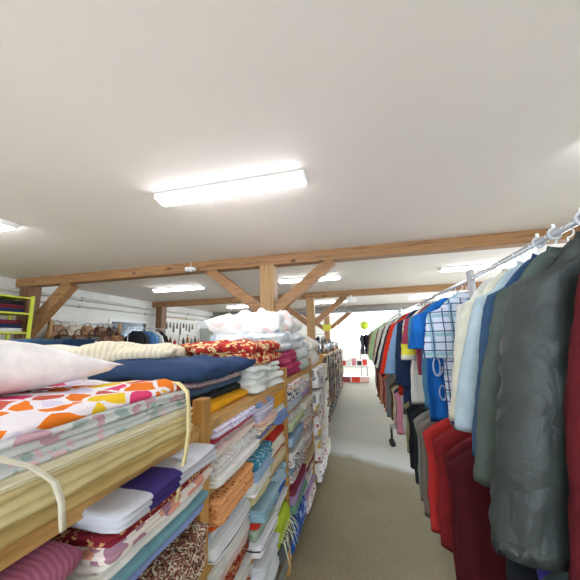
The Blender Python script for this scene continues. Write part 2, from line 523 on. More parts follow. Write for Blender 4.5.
ORD = ['topmost', 'second down', 'third down', 'fourth down', 'fifth down', 'sixth down', 'seventh down', 'eighth down']
KIND = {'sheet': 'folded_sheet', 'towel': 'folded_towel', 'blanket': 'folded_blanket', 'tablecloth': 'folded_tablecloth', 'quilt': 'folded_quilt', 'curtain': 'folded_curtain', 'cloth': 'folded_cloth', 'throw': 'folded_throw', 'rug': 'folded_rug', 'pillowcase': 'folded_pillowcase'}
def stack(desc, group, y0, y1, z, items, xf=XF, depth=.5, zmax=None, ragx=.02):
    """items from the bottom up: (kind, colour words, material, height, layers)"""
    n = len(items)
    tot = sum(i[3] for i in items)
    k = 1.0
    if zmax is not None: k = (zmax-z)/(tot)*.93
    for i, (kind, cw, m, h, ly) in enumerate(items):
        h *= k
        ly = max(ly, round(h/.0125)) if kind not in ('blanket', 'rug') else ly
        r = random.uniform(-ragx, ragx)
        f = xf + r + .012
        ry = random.uniform(-.008, .008)
        lab = '%s %s, %s in the %s' % (cw, kind, ORD[n-1-i], desc)
        if n == 1: lab = '%s folded %s %s' % (cw, kind, desc)
        folded(KIND[kind], kind, lab, m, f-depth, f, y0+max(ry, 0), y1+min(ry, 0), z, h*.985, ly, group, cols=36, wr=.003, rag=.007, puff=.0)
        z += h
    return z

F = fabric
# --- bay one (nearest): top of the shelf
zt = TIERS[-1]
g = 'quilts stacked on the nearest bay'
z = zt
yl0, yl1 = -.18, .825
def near(name, cat, label, m, h, layers, x1=-.5, y1=yl1, y0=yl0, x0=-1.12, **kw):
    global z
    o = folded(name, cat, label, m, x0, x1, y0, y1, z, h, layers, g, cols=96, **kw); z += h*.98; return o
tan = F('#c9a767', '#b8914f', pat='stripe_z', scale=30)
near('folded_quilt', 'quilt', 'golden tan folded quilt at the bottom of the near pile', F('#cbb073'), .036, 2, -.505, wr=.004, rag=.006)
bq = near('folded_quilt', 'quilt', 'thick yellow beige folded quilt with hanging cream tie ends', F('#dccb98'), .046, 3, -.5, wr=.004)
near('folded_sheet', 'sheet', 'cream folded bedspread with thin white edges on the beige quilt', F('#dfd5b4', '#efe8d2', pat='stripe_z', scale=160), .022, 3, -.5, .82, wr=.003)
near('folded_quilt', 'quilt', 'pale grey flowered quilt, lower of the two under the bright cover', F('#c9cdcb', '#9fb0a8', '#d9b6bd', pat='floral', scale=24), .024, 2, -.505, .81, wr=.004)
near('folded_quilt', 'quilt', 'pale grey flowered quilt, upper of the two under the bright cover', F('#d5d8d8', '#a4b6b4', '#c9a4b0', pat='floral', scale=17), .024, 2, -.51, .80, wr=.005)
near('folded_quilt', 'cover', 'bright orange, yellow and pink flowered duvet cover on the near pile', F('#ece4ea', '#e87a1c', '#e8e2ea', '#dd4070', '#e87a1c', '#ecc428', '#d9cfe4', '#c65a48', pat='patch', scale=15), .02, 1, -.515, .79, wr=.007)
zpile = z
# ties
def strap(pts, w, m, parent, name):
    bm = bmesh.new(); prev = None
    pts = [Vector(p) for p in pts]
    rows_ = []
    for i, p in enumerate(pts):
        d = (pts[min(i+1, len(pts)-1)]-pts[max(i-1, 0)]).normalized()
        side = Vector((0, 1, 0)) if abs(d.y) < .8 else Vector((0, 0, 1))
        nrm = side.cross(d).normalized()*.0022
        s = side*w/2
        rows_.append([bm.verts.new(p+q) for q in (-s-nrm, s-nrm, s+nrm, -s+nrm)])
    for a, b_ in zip(rows_, rows_[1:]):
        for k in range(4): bm.faces.new((a[k], a[(k+1) % 4], b_[(k+1) % 4], b_[k]))
    bm.faces.new(rows_[0][::-1]); bm.faces.new(rows_[-1])
    o = obj(name, bm, m, parent)
    return o
Mtie = F('#ead9a4')
Mtiew = F('#efe9d6')
inv = Vector(bq.location)
def rel(p): return Vector(p)-inv
strap([rel(p) for p in [(-.56, .74, zpile+.006), (-.515, .755, zpile+.004), (-.488, .76, zpile-.02), (-.482, .76, 1.32), (-.478, .758, 1.26), (-.482, .752, 1.2), (-.486, .735, 1.14), (-.485, .725, 1.1)]], .014, Mtie, bq, 'tie')
strap([rel(p) for p in [(-.485, .27, 1.372), (-.478, .31, 1.355), (-.474, .35, 1.33), (-.470, .385, 1.295), (-.470, .40, 1.26), (-.472, .408, 1.215)]], .009, Mtiew, bq, 'tie')

# pillows -----------------------------------------------------------------
def pillow_mesh(dx, dy, h, seed, n=28, wr=.006):
    bm = bmesh.new()
    top, bot = [], []
    for i in range(n+1):
        a, b_ = [], []
        for j in range(n+1):
            u = -1+2*i/n; v = -1+2*j/n
            e = max(0, (1-abs(u)**2.6))**.55 * max(0, (1-abs(v)**2.6))**.55
            pin = 1-.10*(1-abs(v)**2)*abs(u)**3
            pin2 = 1-.08*(1-abs(u)**2)*abs(v)**3
            x = u*dx/2*pin; y = v*dy/2*pin2
            q = wr*(N(x*7+seed, y*7, 0)+.6*N(x*17, y*9+seed, 3))
            # creases radiating from corners
            a.append(bm.verts.new((x, y, h*.38+h*.62*e+q*(e**.5)*1.5)))
            if i in (0, n) or j in (0, n): b_.append(a[-1])
            else: b_.append(bm.verts.new((x, y, h*.38-h*.38*e**.7)))
        top.append(a); bot.append(b_)
    for i in range(n):
        for j in range(n):
            bm.faces.new((top[i][j], top[i+1][j], top[i+1][j+1], top[i][j+1]))
            bm.faces.new((bot[i][j+1], bot[i+1][j+1], bot[i+1][j], bot[i][j]))
    return bm
def pillow(label, m, cx, cy, z, dx, dy, h, rot=0, tilt=(0, 0), name='pillow', cat='pillow', group='pillows on the shelf tops'):
    _seed[0] += 1
    o = obj(name, pillow_mesh(dx, dy, h, _seed[0]), m, None, (cx, cy, z), rot)
    o.rotation_euler = (tilt[0], tilt[1], rot)
    return tag(o, label, cat, group)
pillow('large plump white pillow on the bright flowered cover', F('#faf6f6'), -.94, .32, zpile+.003, .56, .8, .14, .04)
# back unit top
pillow('cream white bolster pillow lying behind the large white pillow', F('#f3f0df'), -1.66, 1.15, zt+.12, .5, .78, .17, .3)
folded('folded_blanket', 'blanket', 'white folded blanket under the cream pillow', F('#e6e3da'), -1.93, -1.42, .72, 1.5, zt, .12, 3, 'textiles on the back shelf')
pillow('yellow and cream flowered cushion behind the navy quilts', F('#e6dcae', '#d9a24a', '#c8c7a8', pat='floral', scale=22), -1.62, 1.9, zt+.1, .42, .42, .16, .4, name='cushion', cat='cushion')
folded('folded_blanket', 'blanket', 'pale grey folded blanket under the flowered cushion', F('#c8c6c0'), -1.9, -1.42, 1.6, 2.2, zt, .1, 3, 'textiles on the back shelf')
folded('folded_blanket', 'blanket', 'pale blue folded blanket at the near end of the back shelf', F('#a7b6c6'), -1.93, -1.42, -.2, .6, zt, .2, 4, 'textiles on the back shelf')
folded('folded_quilt', 'quilt', 'white folded quilt on the back shelf behind the red quilt', F('#ebe8e4'), -1.9, -1.42, 2.3, 2.95, zt, .22, 4, 'textiles on the back shelf')

# --- top of bay two
g2 = 'quilts stacked on the second bay'
def q2(name, cat, label, m, x0, x1, y0, y1, z0, h, ly, **kw):
    kw.setdefault('cols', 64)
    return folded(name, cat, label, m, x0, x1, y0, y1, z0, h, ly, g2, **kw)
q2('folded_cloth', 'cloth', 'bright yellow folded cloth at the bottom beside the first post', F('#e9a61c'), -1.1, -.6, 1.04, 1.52, zt, .035, 1)
q2('folded_blanket', 'blanket', 'black folded blanket below the navy quilts', F('#1f2226'), -1.1, -.63, 1.03, 1.5, zt+.035, .04, 1)
q2('folded_blanket', 'blanket', 'slate blue folded blanket between black and patterned blankets', F('#3f5370'), -1.11, -.63, 1.03, 1.5, zt+.075, .03, 1)
q2('folded_blanket', 'blanket', 'grey red patterned folded blanket under the navy quilt', F('#8d8088', '#8e3d4a', '#c9c2c0', pat='floral', scale=60), -1.11, -.62, 1.04, 1.48, zt+.105, .025, 1)
q2('folded_quilt', 'quilt', 'navy blue thick folded quilt with a soft sagging top', F('#31486e'), -1.14, -.6, 1.02, 1.56, zt+.13, .065, 1, wr=.012, bulge=.03)
q2('folded_quilt', 'quilt', 'cream folded quilt lying on the back of the navy quilt', F('#e2dac6', '#d6caae', pat='stripe_x', scale=40), -1.36, -.93, 1.12, 1.48, zt+.2, .07, 1, wr=.014, rot=.3, bulge=.03)
q2('folded_quilt', 'bedding', 'white bundled duvet at the bottom under the red quilt', F('#e6e8e4'), -1.1, -.555, 1.5, 2.0, zt, .075, 2, wr=.014, bulge=.02)
q2('folded_quilt', 'bedding', 'pale white folded duvet just under the red patterned quilt', F('#dfe4e0'), -1.1, -.565, 1.5, 1.98, zt+.075, .07, 2, wr=.016, bulge=.02)
q2('folded_blanket', 'blanket', 'dark navy folded blanket behind the red patterned quilt', F('#1d2540'), -1.12, -.75, 1.53, 1.9, zt+.135, .05, 1, bulge=.02)
q2('folded_quilt', 'quilt', 'red and cream patterned folded quilt on the second bay', F('#a83028', '#dcc08a', '#b5342c', '#8c2025', '#e2cfa0', '#b5342c', '#dcc08a', pat='patch', scale=44), -1.06, -.565, 1.5, 2.04, zt+.145, .125, 2, wr=.012, bulge=.03)
# --- top of bay three : bulky duvets
g3 = 'duvets and quilts on the third bay'
g2 = g3
q2('folded_quilt', 'quilt', 'raspberry pink quilted throw under the white duvets', F('#b23a62'), -1.1, -.555, 2.13, 2.62, zt, .1, 2, wr=.012)
q2('folded_quilt', 'quilt', 'raspberry pink bulging quilt, upper of the pink pair', F('#c04a70'), -1.1, -.57, 2.14, 2.6, zt+.1, .09, 2, wr=.012)
q2('folded_quilt', 'quilt', 'pale grey green folded quilt beside the pink quilts', F('#c2cbc6'), -1.1, -.55, 2.65, 3.1, zt, .1, 1, wr=.012, bulge=.03)
q2('folded_quilt', 'quilt', 'off white folded quilt on the grey green quilt', F('#d9dedb'), -1.1, -.56, 2.65, 3.1, zt+.1, .095, 1, wr=.012, bulge=.03)
q2('folded_quilt', 'duvet', 'white puffy duvet with grey pattern, lower of the big two', F('#e8ecef', '#b9c6d4', pat='floral', scale=8), -1.2, -.57, 2.1, 3.08, zt+.195, .15, 2, wr=.022, bulge=.05)
q2('folded_quilt', 'duvet', 'white puffy duvet topmost of the tall pile', F('#f3f2f2', '#e9d6d2', pat='floral', scale=7), -1.18, -.6, 2.12, 3.0, zt+.345, .15, 1, wr=.03, bulge=.06)
g2 = 'bedding on the fourth bay'
q2('folded_quilt', 'quilt', 'white rolled quilt at the end of the linen shelf top', F('#ece9e2'), -1.1, -.53, 3.2, 3.72, zt, .15, 1, wr=.018, bulge=.05)
q2('folded_quilt', 'quilt', 'white puffy quilt over the rolled quilt at the shelf end', F('#f0eee9', '#d8d0b8', pat='floral', scale=10), -1.1, -.55, 3.2, 3.72, zt+.15, .15, 1, wr=.018, bulge=.05)

# --- the tiers. Each stack: items from bottom up
c = F
wht = c('#e8e6e0'); wht2 = c('#dcdcd8'); wcr = c('#e9e3d2'); lbl = c('#9db7d2'); pnk = c('#dba9b4'); blu = c('#5b7fb8'); teal = c('#6f9aa5')
flo1 = c('#e8e2da', '#d28a70', '#9c7c90', pat='floral', scale=26); flo2 = c('#dfe0da', '#7fa08e', '#c6788a', pat='floral', scale=30)
flo3 = c('#e4dfd4', '#5a6f9c', '#b94a4a', pat='floral', scale=34); lst = c('#e4e6e6', '#b9c7d6', pat='stripe_x', scale=40)
brn = c('#d9ccb4', '#4d2a24', '#8c5a4a', pat='paisley', scale=30); ora = c('#dfa06a', '#c4773a', '#4d3a2a', pat='dots', scale=40)
mau = c('#b06c88', '#a05c7a', pat='stripe_y', scale=90); red = c('#c02f26'); dred = c('#7c1f2c'); grn = c('#7fa58c'); lime = c('#b9cf3c'); gry = c('#9aa39a')
prp = c('#4c3a86'); cobalt = c('#2f5bb4'); sage = c('#a3b3a0', '#8fa08c', pat='stripe_y', scale=70); org = c('#e0662a'); yel = c('#dca02c')
redp = c('#9c2a22', '#5c3428', '#c98a66', pat='paisley', scale=26); tealf = c('#3e7f9a', '#9cc3cf', pat='floral', scale=34)
gl = 'linen in the nearest bay'
# bay one, tier under the top
T = TIERS
def slot(i): return T[i], T[i+1]-.024
za, zb = slot(4)
stack('mauve stack in the nearest bay', gl, .02, .50, za, [('sheet', 'white', wht, .03, 2), ('sheet', 'pale grey', wht2, .03, 2), ('towel', 'cream', wcr, .025, 2), ('blanket', 'mauve ribbed', mau, .05, 1)], xf=-.51, zmax=zb-.03)
stack('purple end stack in the nearest bay', gl, .52, .93, za, [('sheet', 'periwinkle blue', c('#8fa3d6'), .02, 1), ('sheet', 'pink', pnk, .018, 1), ('sheet', 'teal blue', teal, .018, 1), ('sheet', 'white', wht, .035, 3),
      ('curtain', 'white and orange flowered', c('#eadfd8', '#e0a08a', '#a97f92', pat='floral', scale=12), .035, 1), ('tablecloth', 'dark red patterned', c('#7c1f2c', '#c49a6a', pat='floral', scale=40), .02, 1), ('throw', 'silver grey and violet', c(*(['#c4c6d0']*8+['#3f3175']*2), pat='stripe_y', scale=1.8), .04, 3)], xf=-.505, zmax=zb)
stack('near stack on the tier below', gl, .0, .46, T[3], [('sheet', 'cream', wcr, .04, 2), ('towel', 'pale blue', lbl, .05, 2), ('sheet', 'white', wht, .04, 2), ('sheet', 'pink', pnk, .04, 2)], zmax=T[4]-.03)
stack('brown patterned stack by the first post', gl, .48, .93, T[3], [('sheet', 'yellow', c('#e4d27c'), .015, 1), ('sheet', 'pale pink', c('#dfb8c4'), .03, 1), ('sheet', 'pale green', c('#b9c9a8'), .03, 1), ('curtain', 'cream and dark brown patterned', brn, .1, 2)], xf=-.52, zmax=T[4]-.028)
for i in (2, 1, 0):
    stack('near stack, %s tier, nearest bay' % ['bottom', 'second lowest', 'middle'][i], gl, .0, .46, T[i], [('sheet', 'white', wht2, .04, 2), ('blanket', 'green', grn, .05, 2), ('sheet', 'cream', wcr, .05, 2)], zmax=T[i+1]-.03)
    stack('post side stack, %s tier, nearest bay' % ['bottom', 'second lowest', 'middle'][i], gl, .48, .93, T[i], [('blanket', 'brown', c('#8a6a4a'), .06, 2), ('sheet', 'flowered', flo1, .05, 2), ('towel', 'blue', blu, .04, 2)], zmax=T[i+1]-.03)
# bay two
g = 'linen in the second bay'
stack('tall stack right of the first post', g, 1.03, 1.48, T[4], [('sheet', 'white', wht, .035, 3), ('sheet', 'pale flowered', c('#dedcd6', '#b5bcc8', '#c9a9a4', pat='floral', scale=40), .05, 4), ('sheet', 'cream', wcr, .02, 1), ('tablecloth', 'salmon edged white', c('#e6cfc4'), .02, 1), ('tablecloth', 'grey flecked red', c('#b8a8a8', '#a2445a', pat='floral', scale=60), .022, 1), ('towel', 'crimson', c('#b53a50'), .022, 1), ('sheet', 'lilac white', c('#d9d0e4', '#a79cc8', pat='floral', scale=40), .032, 1)], zmax=zb)
stack('middle stack under the second bay top', g, 1.5, 1.80, T[4], [('sheet', 'white with blue edge', c('#dfe2ea', '#7c80b8', pat='stripe_z', scale=60), .03, 1), ('tablecloth', 'cream with berry print', c('#e6dcc4', '#8c4a3a', pat='dots', scale=50), .035, 1), ('tablecloth', 'red edged cream', c('#dfb9a8'), .02, 1), ('towel', 'pale lilac striped', c('#d5d3e2', '#b3aecb', pat='stripe_z', scale=90), .07, 3), ('towel', 'blue and orange', c('#7f9cc4', '#d9966a', pat='print', scale=12), .03, 1)], zmax=zb)
stack('far stack under the second bay top', g, 1.82, 2.06, T[4], [('towel', 'steel blue', c('#7288b8'), .05, 1), ('sheet', 'pale grey', wht2, .03, 1), ('towel', 'bright orange yellow', yel, .075, 1)], zmax=zb-.02)
zb3 = T[4]-.024
stack('orange dotted stack right of the first post', g, 1.03, 1.38, T[3], [('sheet', 'dark lined white', c('#dfe2e4', '#e3e4e2', '#dcdfe2', '#dfe2e4', '#4c4f54', '#dfe2e4', pat='stripe_z', scale=42), .045, 2), ('sheet', 'pale blue white', lst, .04, 2), ('cloth', 'bright orange edged', org, .015, 1), ('tablecloth', 'orange with brown dots', ora, .075, 1)], zmax=zb3)
stack('teal topped stack in the second bay', g, 1.40, 1.68, T[3], [('sheet', 'cream yellow', c('#d9cf9c'), .03, 1), ('sheet', 'white', wht, .05, 3), ('sheet', 'pale blue', lbl, .04, 1), ('cloth', 'teal flowered', tealf, .05, 1)], zmax=zb3)
stack('red topped stack in the second bay', g, 1.70, 2.06, T[3], [('sheet', 'cream beige', c('#d6c9a2'), .045, 2), ('blanket', 'brick red', c('#a8382e'), .025, 1), ('sheet', 'cream', wcr, .045, 1), ('blanket', 'scarlet red', red, .05, 1)], zmax=zb3)
zb2 = T[3]-.024
stack('sage stack low right of the first post', g, 1.03, 1.42, T[2], [('sheet', 'white', wht2, .04, 2), ('tablecloth', 'red brown patterned', redp, .05, 1), ('sheet', 'pink white', c('#e2c9c4'), .03, 1), ('sheet', 'white', wht, .03, 2)], zmax=zb2)
stack('blanket stack low in the second bay', g, 1.44, 1.74, T[2], [('sheet', 'white with black line', c('#e0e0e4', '#e0e0e4', '#e0e0e4', '#45454c', pat='stripe_z', scale=32), .045, 1), ('blanket', 'sage green ribbed', sage, .06, 1), ('cloth', 'red', red, .02, 1), ('towel', 'pale teal', c('#8fb0bd'), .05, 1)], zmax=zb2, xf=-.53)
stack('blue stack low in the second bay', g, 1.76, 2.06, T[2], [('sheet', 'white', wht2, .03, 2), ('sheet', 'cobalt blue', cobalt, .05, 1), ('towel', 'sky blue pale', c('#a9c4d6', '#6fa0b4', pat='floral', scale=20), .07, 1)], zmax=zb2)
zb1 = T[2]-.024
stack('red stack on the second lowest tier', g, 1.03, 1.42, T[1], [('sheet', 'white', wht, .05, 2), ('tablecloth', 'orange red patterned', c('#c9451f', '#5c3428', '#d9a286', pat='paisley', scale=22), .1, 1)], zmax=zb1)
stack('white stack on the second lowest tier', g, 1.44, 1.72, T[1], [('blanket', 'grey', c('#8a8f90'), .05, 1), ('towel', 'white', c('#d5d8dc'), .06, 2), ('towel', 'grey white', c('#c9ccd0'), .05, 1)], zmax=zb1, xf=-.52)
stack('lime stack on the second lowest tier', g, 1.75, 2.05, T[1], [('blanket', 'dark grey', c('#5a5f60'), .04, 1), ('rug', 'lime green shaggy', lime, .13, 1)], zmax=zb1, xf=-.52)
stack('near stack on the lowest tier', g, 1.03, 1.5, T[0], [('blanket', 'dark grey', c('#4b4f52'), .1, 2), ('blanket', 'grey', gry, .05, 1)], zmax=T[1]-.024)
stack('far stack on the lowest tier', g, 1.53, 2.05, T[0], [('blanket', 'grey green', c('#7d8278'), .1, 2), ('blanket', 'brown', c('#6b5644'), .05, 1)], zmax=T[1]-.024)
# bays three and four
g = 'linen in the third bay'
pal = [('white flowered', c('#e4e4de', '#8c98b4', '#3b3f52', pat='floral', scale=22)), ('pale blue', lbl), ('grey white', wht2), ('green flowered', flo2), ('cream', wcr), ('blue flowered', flo3), ('orange flowered', flo1),
       ('sea green', c('#7fb09c')), ('lilac', c('#a892b8')), ('pink', pnk), ('pale green', c('#b7c4a0')), ('slate blue', c('#5f7694')), ('beige', c('#cbb892')), ('wine red', c('#8c3a4c'))]
rnd = random.Random(3)
tn = ['lowest', 'second lowest', 'middle', 'second highest', 'highest']
fixed = {(4, 0): [('sheet', 'pale blue grey', c('#b9c4cf'), .05, 2), ('sheet', 'white with black print', c('#e2e4e4', '#3c4254', pat='print', scale=18), .05, 1), ('sheet', 'orange speckled', flo1, .04, 1)],
         (0, 0): [('blanket', 'royal blue', c('#3558a8', '#9fb6de', pat='print', scale=12), .12, 1)]}
for ti in range(5):
    for si, (a, b_) in enumerate(((2.15, 2.62), (2.64, 3.1))):
        its = fixed.get((ti, si))
        if not its:
            its = []
            for nm, mm in rnd.sample(pal, 4):
                its.append((rnd.choice(['sheet', 'towel', 'cloth']), nm, mm, rnd.uniform(.03, .06), rnd.choice([1, 2, 3])))
        stack('%s stack, %s tier, third bay' % (['near', 'far'][si], tn[ti]), g, a, b_, T[ti], its, zmax=T[ti+1]-.026)
g = 'white linen in the fourth bay'
for ti in range(5):
    its = [('curtain', 'white %s' % w, c('#eeecea', col, pat='floral', scale=s), h, 2) for w, col, s, h in rnd.sample([('flowered', '#8d90b0', 12, .08), ('red sprigged', '#b8504a', 18, .07), ('grey dappled', '#9a9a9c', 8, .06), ('yellow sprigged', '#cfae5c', 16, .05)], 2)]
    stack('%s tier, end bay front' % tn[ti], g, 3.2, 3.75, T[ti], its, xf=-.50, zmax=T[ti+1]-.026)
    stack('%s tier, end bay back' % tn[ti], g, 3.77, 4.1, T[ti], [('curtain', 'white plain', wht, .08, 2), ('curtain', 'cream', wcr, .07, 2)], xf=-.5, zmax=T[ti+1]-.026)
# fringe of the lime rug and the loose threads
lr = [o for o in C.objects if o.get('label', '').startswith('lime green shaggy')][0]
for k in range(18):
    bm = bmesh.new(); y = -.14+.016*k; x = .25
    tube(bm, [(x-.01, y, .07), (x+.018, y+rnd.uniform(-.02, .02), .06), (x+rnd.uniform(.02, .06), y+rnd.uniform(-.05, .05), rnd.uniform(-.08, .06))], .0016, 5)
    obj('fringe', bm, c('#dfe6c8'), lr)

# ------------------------------------------------------------------ bag shelf further on
shelf_unit('pine shelf of dark handbags further along the aisle', -.66, .45, [4.4, 5.7, 7.0, 8.3, 9.6], 'bag_shelf')
def bag_parts(w, h, d, m, parent_label=None):
    bm = bmesh.new()
    n = 8
    prof = [(0, 1.0), (.04, 1.06), (.5, 1.0), (.9, .84), (1, .7)]
    rings = []
    for t, s in prof:
        r = []
        for k in range(24):
            a = 2*PI*k/24; ca, sa = math.cos(a), math.sin(a)
            x = math.copysign(abs(ca)**.5, ca)*d/2*(s if t < 1 else .25)*(1-.5*t); y = math.copysign(abs(sa)**.4, sa)*w/2*s
            r.append(bm.verts.new((x+.006*N(y*20, t*5, w), y, t*h)))
        rings.append(r)
    for a, b_ in zip(rings, rings[1:]):
        for k in range(24): bm.faces.new((a[k], a[(k+1) % 24], b_[(k+1) % 24], b_[k]))
    bm.faces.new(rings[-1]); bm.faces.new(rings[0][::-1])
    fl = bmesh.new(); box(fl, d*.28, d*.5+.004, -w*.4, w*.4, h*.45, h*.88, .006)
    hd = bmesh.new(); tube(hd, [(0, math.cos(PI*k/8)*w*.28, h*.93+math.sin(PI*k/8)*h*.42) for k in range(9)], .008, 6)
    bk = BX(d*.5, d*.5+.012, -.02, .02, h*.5, h*.58, bev=.003)
    return bm, fl, hd, bk
bagcol = [('black', '#1a1a1c'), ('dark brown', '#3a261d'), ('chestnut brown', '#6b3e25'), ('navy', '#1f2a44'), ('tan', '#9a6c42'), ('charcoal', '#33333a'), ('wine', '#4a1f28'), ('cream', '#cbbfa4')]
protos = {}
def handbag(label, colname, x, y, z, sc=1, rot=0, group=None):
    if colname not in protos:
        col = dict(bagcol)[colname]; mm = leather(col, .45)
        a, f, hd, bk = bag_parts(.26, .2, .12, mm)
        t = thing('handbag', label, 'bag', (x, y, z), rot, group)
        obj('bag_body', a, mm, t); obj('flap', f, leather(col, .35), t); obj('handle', hd, mm, t); obj('buckle', bk, M_chrome, t)
        protos[colname] = t
    else:
        s = protos[colname]; t = s.copy(); link(t); t.location = (x, y, z); t.rotation_euler = (0, 0, rot); t['label'] = label
        if group: t['group'] = group
        for ch in list(s.children):
            q = ch.copy(); link(q); q.parent = t
    t.scale = (sc, sc, sc)
    return t
gb = 'handbags on the pine bag shelf'
bays = [(4.45, 5.65, 'first'), (5.75, 6.95, 'second'), (7.05, 8.25, 'third'), (8.35, 9.55, 'fourth')]
n = 0
plc = ['nearest', 'second', 'third', 'fourth']
for bi, (a, b_, bn) in enumerate(bays):
    for zi, (z0, tnm) in enumerate(((TIERS[0], 'floor tier'), (TIERS[1], 'second tier'), (TIERS[2], 'third tier'), (TIERS[3], 'fourth tier'), (TIERS[4], 'fifth tier'), (TIERS[5], 'top board'))):
        for k in range(4):
            cn = rnd.choice([b[0] for b in bagcol[:7]] + ['black', 'dark brown', 'chestnut brown', 'tan'] + (['cream', 'navy'] if zi == 5 else []))
            y = a+.16+k*.29
            sc = .74 if zi < 5 else rnd.uniform(.9, 1.15)
            handbag('%s leather handbag, %s on the %s, %s bay of the bag shelf' % (cn, plc[k], tnm, bn), cn, -.70 if zi < 5 else -.8, y, z0, sc, rnd.uniform(-.12, .12), gb)
# belts that hang down the front of the bag shelf
for bi, (a, b_, bn) in enumerate(bays):
    for k in range(5):
        cw, col = [('tan', '#a87c4c'), ('black', '#1c1a1a'), ('brown', '#5a3a24'), ('cream', '#cdbf9c'), ('dark brown', '#352219')][k]
        y = a+.12+k*.24; L = rnd.uniform(.7, .95)
        t = thing('leather_belt', '%s leather belt hanging down the front of the %s bay of handbags' % (cw, bn), 'belt', (-.625, y, TIERS[5]), 0, 'belts hanging on the bag shelf')
        bm = bmesh.new(); box(bm, .0, .008, -.018, .018, -L, -.01, .002)
        for v in bm.verts: v.co.y += .02*math.sin(v.co.z*5+k)
        obj('strap', bm, leather(col, .5), t)
        bm = bmesh.new(); tube(bm, [(.004, math.cos(a2)*.03, -.01+math.sin(a2)*.025) for a2 in [2*PI*q/10 for q in range(11)]], .004, 5)
        obj('buckle', bm, M_chrome, t)

# ------------------------------------------------------------------ clothes racks
RX = .70; RZ = 1.855
def rack(label, y0, y1, x0=RX, x1=RX, z=RZ, lz=1.05):
    t = thing('clothes_rack', label, 'clothes rack', (x0, y0, 0)); d = x1-x0; w = y1-y0
    for dx in (0, .05):
        bm = bmesh.new(); tube(bm, [(dx, 0, z+dx*.6), (dx+d, w, z+dx*.6)], .0125 if dx == 0 else .009, 12); obj('rail', bm, M_chrome, t)
    bm = bmesh.new(); tube(bm, [(0, 0, lz), (d, w, lz)], .0125, 12); obj('lower_rail', bm, M_chrome, t)
    for y, x in ((0, 0), (w, d)):
        bm = bmesh.new(); tube(bm, [(x, y, .25), (x, y, z+.06)], .0135, 12); obj('upright', bm, M_chrome, t)
        f = bmesh.new(); tube(f, [(x-.26, y, .25), (x+.26, y, .25)], .016, 12)
        ft = obj('foot', f, M_chrome, t)
        for s in (-1, 1):
            q = bmesh.new(); tube(q, [(x+s*.25, y-.012, .04), (x+s*.25, y+.012, .04)], .04, 16)
            tube(q, [(x+s*.25, y, .04), (x+s*.25, y, .25)], .01, 8)
            obj('castor', q, M_black, ft)
    return t
rack('chrome double clothes rack nearest the camera on the right', -.3, 2.02)
rack('chrome double clothes rack after the nearest one, from the plaid shirt on', 2.07, 4.55, RX, RX-.125)
rack('chrome clothes rack third along the right of the aisle', 4.65, 8.1, .57, .57)

def garment_body(L, hw, thick, flare, seed, fold=.02, wr=0, hem=.0, rows=26, ncol=44):
    bm = bmesh.new()
    rings = []
    for i in range(rows+1):
        t = i/rows
        s = t*L if i > 6 else (i/6.)**1.3*.13
        if i > 6: s = .13+(i-6)/(rows-6)*(L-.13)
        if s < .13:
            q = s/.13
            w = .055+(hw-.055)*(q**.62)
            th = thick*(.35+.5*q)
        else:
            q = (s-.13)/(L-.13)
            w = hw*(1-.06*math.sin(PI*min(1, q*1.6))) + flare*q
            th = thick*(.85+.25*q)
        r = []
        for k in range(ncol):
            a = 2*PI*k/ncol; ca, sa = math.cos(a), math.sin(a)
            x = math.copysign(abs(ca)**.8, ca)*w
            A = fold*min(1, max(0, s-.08)/.35)
            dsp = A*(math.sin(x*34+seed+2*N(x*4, s*1.2, seed))+.7*math.sin(x*61+seed*2.1+3*N(x*3, s, seed+7)))
            y = math.copysign(abs(sa)**.75, sa)*th*.5+dsp*.7
            if wr:
                rd = 1-2*abs(N(x*7+s*5+seed, s*9-x*6, 2)); r2 = 1-2*abs(N(x*16-s*7, s*19+seed, 5))
                y += wr*(.9*rd+.45*r2-.6)*(-1 if sa < 0 else 1); x += wr*.8*N(s*14, seed, x*3)
            z = -s
            if t == 1: z += hem*math.sin(x*18+seed)
            r.append(bm.verts.new((x, y, z)))
        rings.append(r)
    for a, b_ in zip(rings, rings[1:]):
        for k in range(ncol): bm.faces.new((a[k], a[(k+1) % ncol], b_[(k+1) % ncol], b_[k]))
    bm.faces.new(rings[0][::-1])
    # inner lining: turn the hem inwards
    ins = [bm.verts.new((v.co.x*.94, v.co.y*.7, v.co.z+.03)) for v in rings[-1]]
    for k in range(ncol): bm.faces.new((rings[-1][k], rings[-1][(k+1) % ncol], ins[(k+1) % ncol], ins[k]))
    bm.faces.new(ins)
    return bm

